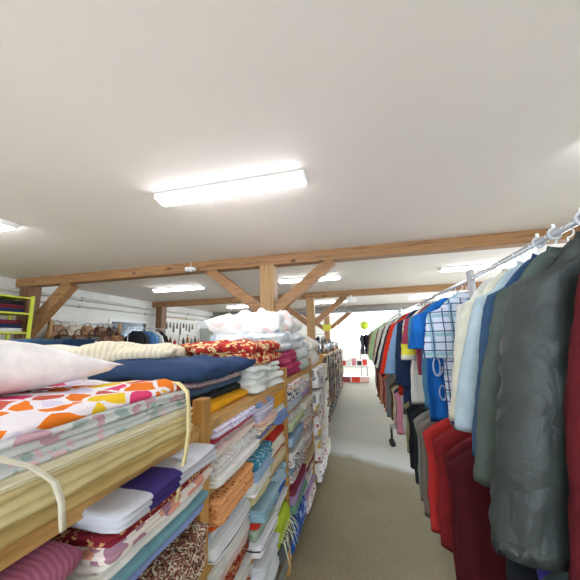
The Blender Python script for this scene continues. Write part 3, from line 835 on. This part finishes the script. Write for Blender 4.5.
def sleeve(side, L, hw, thick, seed, out=.11, r0=.085, r1=.055, wr=.0, dy=.0):
    bm = bmesh.new(); n = 16; rows = 26; rings = []
    for i in range(rows+1):
        t = i/rows
        cx = (hw-.055)+out*(t**.75); cz = -.085-L*t; cy = dy*t+.008*math.sin(t*9+seed)
        rx = r0+(r1-r0)*t; ry = min(rx*.8, thick*.55+.012)
        if i == 0: rx *= .55
        r = []
        for k in range(n):
            a = 2*PI*k/n
            e = wr*(.8*(1-2*abs(N(math.cos(a)*1.6+seed, t*7+math.sin(a)*1.2, 4)))+.5*(1-2*abs(N(math.sin(a)*2.5, t*15+math.cos(a)*2+seed, 9))))
            r.append(bm.verts.new((side*(cx+math.cos(a)*(rx+e)), cy+math.sin(a)*(ry+e), cz+math.cos(a)*.03*(1-t)*-1)))
        rings.append(r)
    for a, b_ in zip(rings, rings[1:]):
        for k in range(n): bm.faces.new((a[k], a[(k+1) % n], b_[(k+1) % n], b_[k]))
    bm.faces.new(rings[0][::-1])
    c0_ = Vector((side*((hw-.055)+out), dy, -.085-L+.03))
    ins = [bm.verts.new(c0_+(v.co-Vector((side*((hw-.055)+out), dy, -.085-L)))*.8) for v in rings[-1]]
    for k in range(n): bm.faces.new((rings[-1][k], rings[-1][(k+1) % n], ins[(k+1) % n], ins[k]))
    bm.faces.new(ins)
    return bm

def hanger_mesh(rodz=.07):
    bm = bmesh.new()
    tube(bm, [(0, 0, -.02), (0, 0, .02), (.0, 0, .035)] + [(math.sin(a)*.02 - 0, 0, .055-math.cos(a)*.02) for a in [PI*q/8 for q in range(0, 11)]], .0028, 6)
    tube(bm, [(-.14, 0, -.125), (-.08, 0, -.07), (0, 0, -.03), (.08, 0, -.07), (.14, 0, -.125)], .005, 6)
    return bm
HANG = None
gcache = {}
def garment(kind, y, label, m, L=.75, hw=.21, thick=.05, sl=.56, rot=0, group='clothes on the upper rail', x=RX, z=RZ, wr=.007, fold=.016, collar=None, flare=.0, out=.11, r0=.085, r1=.055, key=None, extra=None, dy=0, flip=False):
    """origin just under the rail; the hook goes over the rail"""
    global HANG
    t = thing(kind[0], label, kind[1], (x, y, z-.07), rot, group)
    if key and key in gcache:
        for nm, me in gcache[key]:
            o = obj(nm, me.copy() if False else me, None, t)
            if nm in ('body', 'sleeve') and m is not None:
                o.material_slots[0].link = 'OBJECT'; o.material_slots[0].material = m
    else:
        s = (y*17.3) % 10
        lst_ = []
        o = obj('body', garment_body(L, hw, thick, flare, s, fold, wr), m, t); lst_.append(('body', o.data))
        if sl:
            for sd in (-1, 1):
                o = obj('sleeve', sleeve(sd, sl, hw, thick, s+sd, out, r0, r1, wr or .004, dy), m, t); lst_.append(('sleeve', o.data))
        if collar is not None:
            bm = bmesh.new()
            pts = [(math.cos(a)*.062, math.sin(a)*thick*.42, .012-.02*abs(math.sin(a))) for a in [2*PI*q/16 for q in range(16)]]
            lo = [bm.verts.new((p[0]*1.25, p[1]*1.35, p[2]-.035)) for p in pts]; up = [bm.verts.new(p) for p in pts]; inn = [bm.verts.new((p[0]*.85, p[1]*.8, p[2]-.02)) for p in pts]
            for k in range(16):
                j = (k+1) % 16
                bm.faces.new((lo[k], lo[j], up[j], up[k])); bm.faces.new((up[k], up[j], inn[j], inn[k]))
            o = obj('collar', bm, collar, t); lst_.append(('collar', o.data))
        if HANG is None: HANG = hanger_mesh(); ho = obj('hanger', HANG, M_hanger, t); HANG = ho.data
        else: obj('hanger', HANG, None, t)
        lst_.append(('hanger', HANG))
        if key: gcache[key] = lst_
    if extra:
        for nm, bmx, mx in extra: obj(nm, bmx, mx, t)
    return t

JK, SH, TE, CO, DR = ('jacket', 'jacket'), ('shirt', 'shirt'), ('t_shirt', 't-shirt'), ('coat', 'coat'), ('dress', 'dress')
# nearest garments, individually
def rackx(y):
    return RX if y < 2.06 else RX-.05*(y-2.06) if y < 4.6 else .57 if y < 5.6 else .53
garment(CO, .85, 'dark maroon coat nearest the camera at the right edge', F('#531319'), L=1.0, hw=.16, thick=.05, sl=.75, out=.17, x=.74)
lj = leather('#2f3634', .6, True)
bmz = bmesh.new(); tube(bmz, [(-.02, -.052, -.12), (-.02, -.054, -.4), (-.02, -.056, -.85)], .004, 5)
bmp = BX(-.14, -.05, -.062, -.052, -.62, -.605, bev=.002)
garment(JK, 1.0, 'long dark grey leather jacket with creased sleeve, largest on the rail', lj, L=.90, hw=.175, thick=.10, sl=.74, wr=.02, collar=lj, out=.2, r0=.09, r1=.068, flare=.02, dy=-.05, extra=[('zip', bmz, M_chrome), ('pocket_welt', bmp, leather('#2c3433'))])
garment(JK, 1.14, 'grey green jacket directly behind the dark leather jacket', F('#525c57'), L=.82, hw=.18, thick=.07, sl=.66, wr=.006, out=.19, r0=.085, r1=.06, collar=F('#4d5753'))
garment(SH, 1.23, 'dark blue shirt squeezed between grey jacket and pale blue shirt', F('#35516f'), L=.80, hw=.18, thick=.04, sl=.62, out=.16, collar=F('#2e4a78'))
garment(SH, 1.34, 'pale blue shirt with long sleeve in front of the cream one', F('#a9bcc6'), L=.68, hw=.18, thick=.06, sl=.56, out=.175, wr=.004, r0=.09, r1=.07, collar=F('#b6c8d0'))
garment(SH, 1.47, 'cream white long sleeved shirt in front of the rack upright', F('#d6d5c4'), L=.68, hw=.18, thick=.06, sl=.56, out=.155, wr=.004, r0=.09, r1=.07, collar=F('#e0dfd2'))
garment(SH, 1.62, 'white shirt mostly hidden behind the cream shirt', F('#d2d2ca'), L=.66, hw=.17, thick=.045, sl=.5, out=.12)
garment(SH, 2.14, 'white, teal and navy plaid short sleeved shirt', F('#c6cfe0', '#8fb2c0', '#46527c', pat='plaid', scale=8), L=.84, hw=.2, thick=.07, sl=.34, out=.06, r0=.10, r1=.10, collar=F('#c2cbd9'), fold=.014, flare=-.01)
garment(TE, 2.27, 'navy t-shirt between the plaid shirt and the blue t-shirt', F('#1d2344'), L=.84, hw=.17, thick=.04, sl=.2, out=.05, r0=.08, r1=.09)
garment(TE, 2.37, 'royal blue t-shirt with white swirl print and open neck', F('#1c66b8', '#195ba8', pat='stripe_x', scale=10), L=.88, hw=.23, thick=.06, sl=.29, out=.085, r0=.1, r1=.08, fold=.018, flare=.02, x=rackx(2.42),
        extra=[('chest_print', tube(bmesh.new(), [(-.17+.035*math.cos(a)*(1-a/14), -.034, -.50-.065*math.sin(a)) for a in [q*.5 for q in range(18)]], .006, 5), F('#b9c8de')),
               ('chest_print', tube(bmesh.new(), [(-.15+.03*math.cos(a)*(1-a/14), -.034, -.68-.05*math.sin(a)) for a in [q*.5 for q in range(18)]], .006, 5), F('#a9bbd8'))])
up = [(TE, 2.56, 'grey blue t-shirt just beyond the royal blue t-shirt', F('#477a98'), dict(L=.84, hw=.23, thick=.05, sl=.29, out=.11, r0=.1, r1=.08)),
 (SH, 2.7, 'dusty maroon shirt beyond the blue t-shirts', F('#984055'), dict(L=.6, hw=.23, thick=.045, sl=.26, out=.13, r0=.1, r1=.08)),
 (TE, 2.82, 'white and yellow long t-shirt hanging below the maroon shirt', F(*(['#cfcfc4']*6+['#dcd648']*2+['#cfcfc4']*2), pat='stripe_z', scale=.9), dict(L=.86, hw=.24, thick=.05, sl=.4, out=.14, flare=.04)),
 (CO, 2.98, 'dark navy coat nearest of the two navy coats', F('#1c2a48'), dict(L=1.0, hw=.24, thick=.09, sl=.66, out=.13, flare=.04)),
 (CO, 3.14, 'dark navy coat further of the two navy coats', F('#22324f'), dict(L=1.02, hw=.24, thick=.09, sl=.66, out=.16, flare=.06)),
 (SH, 3.3, 'light denim blue shirt between navy coat and red shirt', F('#84a4c8'), dict(L=.8, hw=.22, thick=.05, sl=.58, out=.26)),
 (SH, 3.48, 'bright red long shirt beyond the navy coats', F('#d83822'), dict(L=.9, hw=.24, thick=.06, sl=.6, out=.27, flare=.04)),
 (SH, 3.62, 'orange red shirt behind the bright red shirt', F('#cf5a38'), dict(L=.85, hw=.22, thick=.05, sl=.55, out=.26)),
 (JK, 3.8, 'charcoal jacket behind the red shirts', F('#3a3c40'), dict(L=.8, hw=.22, thick=.06, sl=.6, out=.28)),
 (SH, 3.98, 'white shirt behind the charcoal jacket', F('#dcdad4'), dict(L=.8, hw=.24, thick=.05, sl=.58, out=.26)),
 (SH, 4.15, 'black shirt behind the white shirt', F('#26262a'), dict(L=.7, hw=.23, thick=.05, sl=.55, out=.28)),
 (SH, 4.34, 'cream shirt last on the second rack', F('#d6d0ba'), dict(L=.8, hw=.23, thick=.05, sl=.55, out=.28))]
for kd, y, lab, mm, kw in up:
    kw['out'] -= .05
    garment(kd, y, lab, mm, x=rackx(y), **kw)
far = [('white', '#dcdcd8'), ('charcoal', '#3c3e42'), ('salmon', '#cf866a'), ('black', '#222226'), ('cream', '#d5ceb4'), ('pale green', '#a3c898'), ('sea green', '#8abc9a'), ('lime green', '#b6cf6c'), ('mint', '#9fd0b0'), ('yellow green', '#c4d488'), ('light green', '#98c68c'), ('pale yellow', '#d8d8a4'),
       ('navy', '#26304e'), ('grey', '#8e9192'), ('red', '#c43a30'), ('dark green', '#3f5a48'), ('brown', '#6b5040'), ('white grey', '#c9c9c9')]
prev = None
for i, (nm, col) in enumerate(far):
    y = 4.78+i*.18
    lab = '%s shirt on the third rack, %s' % (nm, 'first after the gap' if prev is None else 'just behind the %s one' % prev)
    garment(SH, y, lab, F(col), L=.85, hw=.24, thick=.08, sl=.6, out=.18, key='far_shirt', group='clothes on the third rack', x=rackx(y))
    prev = nm

# lower rail
LZ = 1.05
def low(kind, y, label, col, L=.66, **kw):
    d = dict(hw=.26, thick=.08, sl=.5, out=.14, r0=.08, r1=.06); d.update(kw)
    m = col if not isinstance(col, str) else F(col)
    d.setdefault('x', rackx(y))
    return garment(kind, y, label, m, L=L, z=LZ, group='clothes on the lower rail', **d)
TR = ('trousers', 'trousers')
low(TR, .86, 'black trousers hanging low at the right edge', '#17181c', L=.7, sl=0, hw=.2)
low(TR, 1.0, 'dark green grey trousers low under the leather jacket', '#26312f', L=.7, sl=0, hw=.3)
low(TR, 1.14, 'violet blue trousers low under the leather jacket', '#3a3c84', L=.72, sl=0, hw=.24)
low(TR, 1.3, 'black trousers low behind the violet ones', '#1d2024', L=.66, sl=0, hw=.27)
low(TR, 1.46, 'charcoal trousers low before the burgundy coat', '#2b2f33', L=.66, sl=0, hw=.22)
low(CO, 1.76, 'deep burgundy coat on the lower rail, nearest of the red ones', '#4a1119', L=.72, hw=.315, thick=.12, fold=.022, sl=0)
low(CO, 1.88, 'burgundy coat squeezed between the darkest and the dull red coat', '#5e1820', L=.72, hw=.31, thick=.1, fold=.02, sl=0)
low(CO, 2.12, 'dull red coat on the lower rail behind the burgundy coats', '#842327', L=.72, hw=.31, thick=.09, sl=0)
low(CO, 2.28, 'bright red coat with taupe collar on the lower rail', '#b83230', L=.72, hw=.33, thick=.1, collar=F('#8c8278'), sl=0)
low(JK, 2.44, 'taupe brown jacket behind the bright red coat', '#7d7269', L=.72, hw=.33, thick=.07, sl=0)
low(SH, 2.6, 'grey knitted cardigan on the lower rail', '#85857f', L=.7, hw=.32, thick=.08, sl=0)
low(TR, 2.78, 'dark charcoal trousers behind the grey cardigan', '#25282a', L=.66, hw=.31, sl=0)
low(TR, 2.95, 'black trousers on the lower rail behind the charcoal ones', '#1b1e22', L=.62, hw=.31, sl=0)
low(SH, 3.12, 'khaki tan shirt on the lower rail', '#8f8560', L=.55, hw=.3, thick=.05, sl=0)
low(JK, 3.3, 'dark slate jacket on the lower rail beyond the khaki shirt', '#343b42', L=.6, hw=.26, sl=0)
low(SH, 3.5, 'white shirt on the lower rail', '#d0cfc9', L=.5, hw=.26, sl=0)
low(SH, 3.68, 'pink shirt on the lower rail beyond the white one', '#cf8a9c', L=.55, hw=.3, sl=0)
low(JK, 3.86, 'navy jacket on the lower rail beyond the pink shirt', '#26304e', L=.6, hw=.28, sl=0)
low(SH, 4.05, 'pale beige shirt near the far end of the lower rail', '#cbbf9e', L=.55, hw=.28, sl=0)
low(JK, 4.25, 'brown jacket last on the lower rail of the second rack', '#5c4634', L=.55, hw=.28, sl=0)
lowfar = [('grey', '#77797a'), ('coral', '#c9705c'), ('black', '#26262a'), ('salmon', '#cf866a'), ('dark brown', '#4a382c'), ('rust', '#a8583c'), ('navy', '#26304e'), ('wine', '#6a2a3a'), ('peach', '#cf9f80'), ('slate', '#4a5560')]
prev = None
for i, (nm, col) in enumerate(lowfar):
    y = 4.85+i*.31
    lab = '%s skirt low on the third rack, %s' % (nm, 'nearest of the skirts' if prev is None else 'behind the %s one' % prev)
    garment(('skirt', 'skirt'), y, lab, F(col), L=.66, hw=.28, thick=.14, sl=0, key='far_skirt', group='skirts on the third rack', x=rackx(y), z=LZ)
    prev = nm
# size rings on the near rail
for k, yy in enumerate((.8, .88, 1.06, 1.2, 1.3)):
    t = thing('size_divider', 'clear white plastic ring on the near rail, %s from the camera' % ['first', 'second', 'third', 'fourth', 'fifth'][k], 'size ring', (RX, yy, RZ), 0, 'plastic rings on the clothes rail')
    bm = bmesh.new(); tube(bm, [(math.cos(a)*.019, 0, math.sin(a)*.019) for a in [2*PI*q/16 for q in range(17)]], (.005), 8, cap=False); obj('ring', bm, plain('#b9bdc2', .3), t)
    obj('ring_tab', BX(-.005, .005, -.003, .003, .022, .036, bev=.001), M_hanger, t)

# ------------------------------------------------------------------ left wall area
# yellow green shelf with folded clothes
t = thing('metal_shelf', 'lime yellow framed shelf of folded clothes by the left wall post', 'shelf', (-5.38, 3.1, 0))
ym = plain('#c8cf3c', .5)
for yy in (-1.0, .45):
    for xx in (-.22, .22):
        obj('post', BX(xx-.02, xx+.02, yy-.02, yy+.02, 0, 2.3, bev=.003), ym, t, smooth=False)
for zz in (.3, .8, 1.3, 1.72, 2.02, 2.27):
    obj('shelf_board', BX(-.24, .24, -.98, .43, zz-.025, zz, bev=.003), ym, t, smooth=False)
cc = [('black', '#232326'), ('dark red', '#6b2430'), ('navy', '#2a3454'), ('white', '#d6d6d6'), ('brown', '#5c4632'), ('teal', '#3e6a6c')]
for zi, zz in enumerate((1.3, 1.72, 2.02)):
    for k in range(3):
        zc = zz
        for j in range(3):
            nm, col = cc[(zi*5+k*2+j*3+(k*j)) % 6]
            folded('folded_shirt', 'folded clothes', '%s folded shirt, %s in the %s pile, %s board of the lime shelf' % (nm, ['lowest', 'middle', 'top'][j], ['near', 'centre', 'far'][k], ['low', 'middle', 'upper'][zi]),
                   F(col), -5.58, -5.18, 2.18+k*.45, 2.58+k*.45, zc, .06, 2, 'folded clothes on the lime shelf', cols=16)
            zc += .06
# jeans pile in front
t = thing('display_table', 'white display table with the folded jeans, left by the wall', 'table', (-4.15, 3.2, 0))
obj('table_top', BX(-.35, .35, -.6, .6, 1.2, 1.23, bev=.004), plain('#dcdad4', .5), t, smooth=False)
for sx in (-1, 1):
    for sy in (-1, 1): obj('leg', BX(sx*.31-.02, sx*.31+.02, sy*.56-.02, sy*.56+.02, 0, 1.2, bev=.003), M_chrome, t, smooth=False)
for k in range(2):
    for j in range(5):
        folded('folded_jeans', 'jeans', 'blue denim folded jeans, %s in the %s pile on the display table' % (['lowest', 'second', 'third', 'fourth', 'top'][j], ['near', 'far'][k]),
               F(['#2f4a68', '#3b5878', '#27415e'][(j+k) % 3]), -4.4, -3.95, 2.72+k*.5, 3.16+k*.5, 1.23+j*.07, .07, 2, 'folded jeans', cols=20, wr=.006)
# handbag rack by the wall
t = thing('bag_rack', 'wooden rack of brown handbags along the left white wall', 'rack', (-5.6, 5.0, 0))
for yy in (-.8, .8):
    obj('post', BX(-.03, .03, yy-.03, yy+.03, 0, 1.98, bev=.004), M_woodz, t, smooth=False)
for zz in (.5, 1.0, 1.4):
    obj('shelf_board', BX(-.2, .25, -.77, .77, zz-.03, zz, bev=.004), M_piney, t, smooth=False)
bm = bmesh.new(); tube(bm, [(0, -.77, 1.95), (0, .77, 1.95)], .012, 8); obj('rail', bm, M_chrome, t)
wb = ['dark brown', 'chestnut brown', 'dark brown', 'chestnut brown', 'tan', 'cream', 'tan']
for k in range(5):
    handbag('%s handbag, %s on the board of the wall rack' % (wb[k], ['nearest', 'second', 'third', 'fourth', 'fifth'][k]), wb[k], -5.5, 4.38+k*.31, 1.4, 1.5, .2, 'handbags on the wall rack')
for k in range(5):
    handbag('%s handbag, %s of those hanging from the wall rack rail' % (wb[6-k], ['nearest', 'second', 'third', 'fourth', 'fifth'][k]), wb[6-k], -5.65, 4.36+k*.32, 1.66, 1.15, .1, 'handbags on the wall rack')
# mirror with white frame, and a blue garment
t = thing('wall_mirror', 'dark mirror in a white frame on the left wall', 'mirror', (-5.97, 6.5, 0))
obj('mirror_glass', BX(-.01, .02, -.6, .6, 1.0, 2.05), plain('#6e7880', .15, .6), t, smooth=False)
for a in ((-.02, .03, -.66, -.6, .94, 2.11), (-.02, .03, .6, .66, .94, 2.11), (-.02, .03, -.6, .6, 2.05, 2.11), (-.02, .03, -.6, .6, .94, 1.0)):
    obj('frame', BX(*a, bev=.003), plain('#eeeeea', .5), t, smooth=False)
t2 = thing('clothes_rack', 'small chrome rack before the wall mirror', 'clothes rack', (-5.3, 6.4, 0))
for yy in (-.65, .65):
    bm = bmesh.new(); tube(bm, [(0, yy, .0), (0, yy, 1.9)], .012, 8); obj('upright', bm, M_chrome, t2)
    obj('foot', BX(-.2, .2, yy-.02, yy+.02, 0, .03, bev=.003), M_chrome, t2)
bm = bmesh.new(); tube(bm, [(0, -.65, 1.87), (0, .65, 1.87)], .012, 8); obj('rail', bm, M_chrome, t2)
for k, (nm, col) in enumerate((('black', '#25282c'), ('charcoal', '#3c3e44'), ('denim blue', '#4a7ab4'), ('sky blue', '#6d9cc8'), ('white', '#dadada'), ('black grey', '#2c2c30'))):
    garment(SH, 5.95+k*.18, '%s shirt on the small rack before the wall mirror' % nm, F(col), L=.6, hw=.2, sl=.4, x=-5.3, z=1.87, key='far_shirt2', group='shirts before the mirror')
# tool board with shelf
t = thing('peg_board', 'white peg board with hanging tools on the left wall', 'peg board', (-5.98, 8.7, 0))
obj('board', BX(-.01, .02, -.9, .9, 1.75, 2.28, bev=.003), plain('#ecebe6', .6), t, smooth=False)
obj('board_edge', BX(-.015, .025, -.92, .92, 2.28, 2.3), M_piney, t, smooth=False)
for k in range(9):
    y = 8.0+k*.18; L = [.22, .18, .32, .2, .4, .16, .25, .3, .2][k]
    nm = ['short dark file', 'grey chisel', 'long black saw', 'brown mallet', 'wide brown plane', 'small black hook', 'grey spanner', 'green shears', 'dark trowel'][k]
    tt = thing('hand_tool', '%s hanging on the white peg board' % nm, 'tool', (-5.94, y, 2.15), 0, 'tools on the peg board')
    col = ['#33312e', '#6f7274', '#26262a', '#6b4428', '#5a3c2a', '#26262a', '#7c8084', '#4a6350', '#34302c'][k]
    bm = bmesh.new(); box(bm, -.012, .012, -.03, .03, -L, -L*.35, .004); obj('blade', bm, plain(col, .4), tt)
    bm = bmesh.new(); tube(bm, [(0, 0, -L*.38), (0, 0, -L*.1), (0, 0, 0)], [.014, .02, .012], 8); obj('handle', bm, M_woodz, tt)
t = thing('notice_sheet', 'white paper notice with a red mark beside the tools', 'notice', (-5.985, 9.82, 1.9))
obj('paper', BX(0, .004, -.16, .16, 0, .4), plain('#f2f0ee', .7), t, smooth=False)
bm = bmesh.new(); tube(bm, [(.006, .05*math.cos(a)-.0*a, .3-.04*a+.03*math.sin(a)) for a in [q*.6 for q in range(10)]], .009, 5); obj('red_mark', bm, plain('#c84a5a', .6), t)
t = thing('wall_shelf', 'wooden shelf of bottles and tools under the peg board', 'shelf', (-5.8, 8.7, 0))
for zz in (.5, 1.0, 1.45): obj('shelf_board', BX(-.18, .15, -1.0, 1.0, zz-.03, zz, bev=.003), M_piney, t, smooth=False)
for yy in (-1.0, 1.0): obj('side_panel', BX(-.18, .15, yy-.02, yy+.02, 0, 1.55, bev=.003), M_woodz, t, smooth=False)
bc = [('brown', '#6b3e25'), ('red', '#c83030'), ('white', '#e6e4de'), ('dark', '#2b2b2e'), ('amber', '#a8682a'), ('grey', '#85888a'), ('green', '#4f6f50'), ('pink', '#cf98a0')]
for k in range(8):
    nm, col = bc[k]; h = [.22, .14, .26, .2, .3, .17, .24, .19][k]
    tt = thing('bottle', '%s bottle on the wooden shelf under the peg board' % nm, 'bottle', (-5.72, 7.9+k*.23, 1.45), 0, 'bottles under the peg board')
    bm = bmesh.new(); tube(bm, [(0, 0, 0), (0, 0, .01), (0, 0, h*.62), (0, 0, h*.75), (0, 0, h*.95)], [.04, .045, .045, .018, .016], 12); obj('bottle_body', bm, plain(col, .3), tt)
    bm = bmesh.new(); tube(bm, [(0, 0, h*.93), (0, 0, h*1.02)], .02, 10); obj('cap', bm, M_black, tt)
t = thing('door_panel', 'pale grey tall cabinet standing by the left wall beyond the tools', 'cabinet', (-5.7, 10.5, 0))
t.name = 'tall_cabinet'
obj('cabinet_body', BX(-.27, .27, -.45, .45, 0, 2.0, bev=.006), plain('#b9beb9', .5), t, smooth=False)
for s in (-1, 1):
    d = obj('door', BX(.27, .29, s*.225-.215, s*.225+.215, .05, 1.95, bev=.004), plain('#c4c9c4', .5), t, smooth=False)
    obj('handle', BX(.29, .31, s*.05-.01, s*.05+.01, .95, 1.1, bev=.003), M_chrome, d, smooth=False)

# ------------------------------------------------------------------ far end of the room
# rack facing the aisle with pale clothes
def far_rack(label, x0, x1, y, z, items, group):
    t = thing('clothes_rack', label, 'clothes rack', ((x0+x1)/2, y, 0)); w = (x1-x0)/2
    bm = bmesh.new(); tube(bm, [(-w, 0, z), (w, 0, z)], .013, 8); obj('rail', bm, M_chrome, t)
    for s in (-1, 1):
        bm = bmesh.new(); tube(bm, [(s*w, 0, 0), (s*w, 0, z+.03)], .013, 8); obj('upright', bm, M_chrome, t)
        obj('foot', BX(s*w-.02, s*w+.02, -.28, .28, 0, .04, bev=.004), M_chrome, t)
    n = len(items)
    for k, (nm, col) in enumerate(items):
        x = x0+.1+(x1-x0-.2)*k/(n-1)
        garment(SH, y, '%s shirt on the %s' % (nm, label), F(col), L=.8, hw=.2, sl=.5, thick=.11, x=x, z=z, rot=PI/2+(.12 if k % 2 else -.08), key='far_shirt3', group=group)
far_rack('cross rack at the aisle end', -.1, .9, 11.9, 1.75, [('charcoal', '#4a4a52'), ('dark', '#2c2830'), ('brown', '#57423e'), ('white', '#dddddd'), ('pale blue', '#b4c4d4'), ('grey', '#8c9098')], 'shirts at the far end')
far_rack('green shirt rack far right', .7, 1.7, 9.8, 1.85, [('lime green', '#b9d07a'), ('sea green', '#8cc8a4'), ('cream', '#d8d4a8'), ('mint', '#a4d4b4'), ('salmon', '#d89c7c'), ('pale yellow', '#dedca4')], 'green shirts at the far end')
far_rack('rack far behind the bag shelf', -2.6, -1.3, 12.6, 1.7, [('navy', '#2a3454'), ('white', '#dcdcdc'), ('wine', '#6a2a3a'), ('black', '#232326'), ('grey', '#8a8c90'), ('blue', '#4a6fa4')], 'shirts behind the bag shelf')
# low table with red and white boxes
t = thing('display_table', 'white low table with red boxes at the far end', 'table', (-.35, 11.2, 0))
obj('table_top', BX(-.5, .5, -.3, .3, .5, .53, bev=.004), plain('#e8e8e6', .5), t, smooth=False)
for sx in (-1, 1):
    for sy in (-1, 1): obj('leg', BX(sx*.46-.02, sx*.46+.02, sy*.26-.02, sy*.26+.02, 0, .5), M_chrome, t, smooth=False)
for k, (nm, col) in enumerate((('red', '#d0342c'), ('white', '#e8e6e2'), ('pink', '#d88a98'), ('dark', '#3a3238'), ('scarlet', '#e04a3a'))):
    tt = thing('storage_box', '%s box on the white low table at the far end' % nm, 'box', (-.72+k*.19, 11.15, .53), 0, 'boxes at the far end')
    obj('box_body', BX(-.08, .08, -.1, .1, 0, .16+.04*(k % 3), bev=.004), plain(col, .5), tt, smooth=False)
    obj('lid', BX(-.085, .085, -.105, .105, .16+.04*(k % 3), .185+.04*(k % 3), bev=.003), plain('#e9e9e9' if k % 2 else '#c9c0b8', .5), tt, smooth=False)
for k, (nm, col, x) in enumerate((('dark wine', '#8a3a3c', -.62), ('red', '#d9402e', -.3), ('pale pink', '#e0b4ac', .0))):
    tt = thing('storage_crate', '%s crate on the floor before the low table' % nm, 'crate', (x, 10.75, 0), 0, 'crates at the far end')
    obj('crate_body', BX(-.14, .14, -.12, .12, 0, .17, bev=.006), plain(col, .5), tt, smooth=False)
    obj('rim', BX(-.15, .15, -.13, .13, .15, .18, bev=.004), plain(col, .4), tt, smooth=False)
tt = thing('cardboard_box', 'brown cardboard box on the floor past the bag shelf', 'box', (-1.0, 9.95, 0))
obj('box_body', BX(-.22, .22, -.16, .16, 0, .3, bev=.004), plain('#7d5c40', .8), tt, smooth=False)
obj('flap', BX(.0, .2, -.16, .16, .3, .306), plain('#93704f', .8), tt, smooth=False)
t = thing('hanging_sign', 'round lime green sign hanging at the far end', 'sign', (.12, 12.4, 0))
bm = bmesh.new(); tube(bm, [(0, -.01, 2.0), (0, .01, 2.0)], .17, 24); obj('sign_disc', bm, plain('#c9e23a', .5), t)
obj('cord', BX(-.003, .003, -.003, .003, 2.16, H), M_black, t)
t = thing('hanging_sign', 'square pale yellow sign hanging above the handbags', 'sign', (-1.05, 9.2, 0))
obj('sign_plate', BX(-.13, .13, -.01, .01, 1.75, 1.95, bev=.003), plain('#e4e04a', .5), t, smooth=False)
obj('cord', BX(-.003, .003, -.003, .003, 1.95, H), M_black, t)

t = thing('emergency_light', 'small white box light under the second timber beam above the aisle', 'light', (-.2, 7.33, 2.44))
obj('light_body', BX(-.12, .12, -.03, .03, -.05, .05, bev=.006), M_house, t)
obj('bracket', BX(-.02, .02, -.01, .02, .05, .12), M_house, t)
# ------------------------------------------------------------------ light, camera
w = bpy.data.worlds.new('World'); bpy.context.scene.world = w; w.use_nodes = True
bg = w.node_tree.nodes['Background']; bg.inputs['Color'].default_value = (.8, .9, 1, 1); bg.inputs['Strength'].default_value = 9.0

f = 290.; vx, vy, roll = 362., 338., math.radians(1.4)
Yd = Vector(((vx-290)/f, (290-vy)/f, 1)).normalized()
s_, c_ = math.sin(roll), math.cos(roll)
Zd = Vector((-s_, c_, (s_*Yd.x-c_*Yd.y)/Yd.z)).normalized()
Xd = Yd.cross(Zd)
if Xd.x < 0: Xd = -Xd
right = Vector((Xd.x, Yd.x, Zd.x)); up = Vector((Xd.y, Yd.y, Zd.y)); fwd = Vector((Xd.z, Yd.z, Zd.z))
cam = bpy.data.cameras.new('camera'); co = bpy.data.objects.new('camera', cam); C.objects.link(co)
cam.sensor_width = 36; cam.lens = 18; cam.clip_start = .02
mt = Matrix((right, up, -fwd)).transposed().to_4x4(); mt.translation = (0, 0, 1.5)
co.matrix_world = mt
bpy.context.scene.camera = co
vs = bpy.context.scene.view_settings
vs.view_transform = 'Standard'; vs.look = 'None'; vs.exposure = 1.2; vs.gamma = 1; vs.use_curve_mapping = False
bpy.context.scene.cycles.max_bounces = 8
bpy.context.scene.cycles.diffuse_bounces = 5
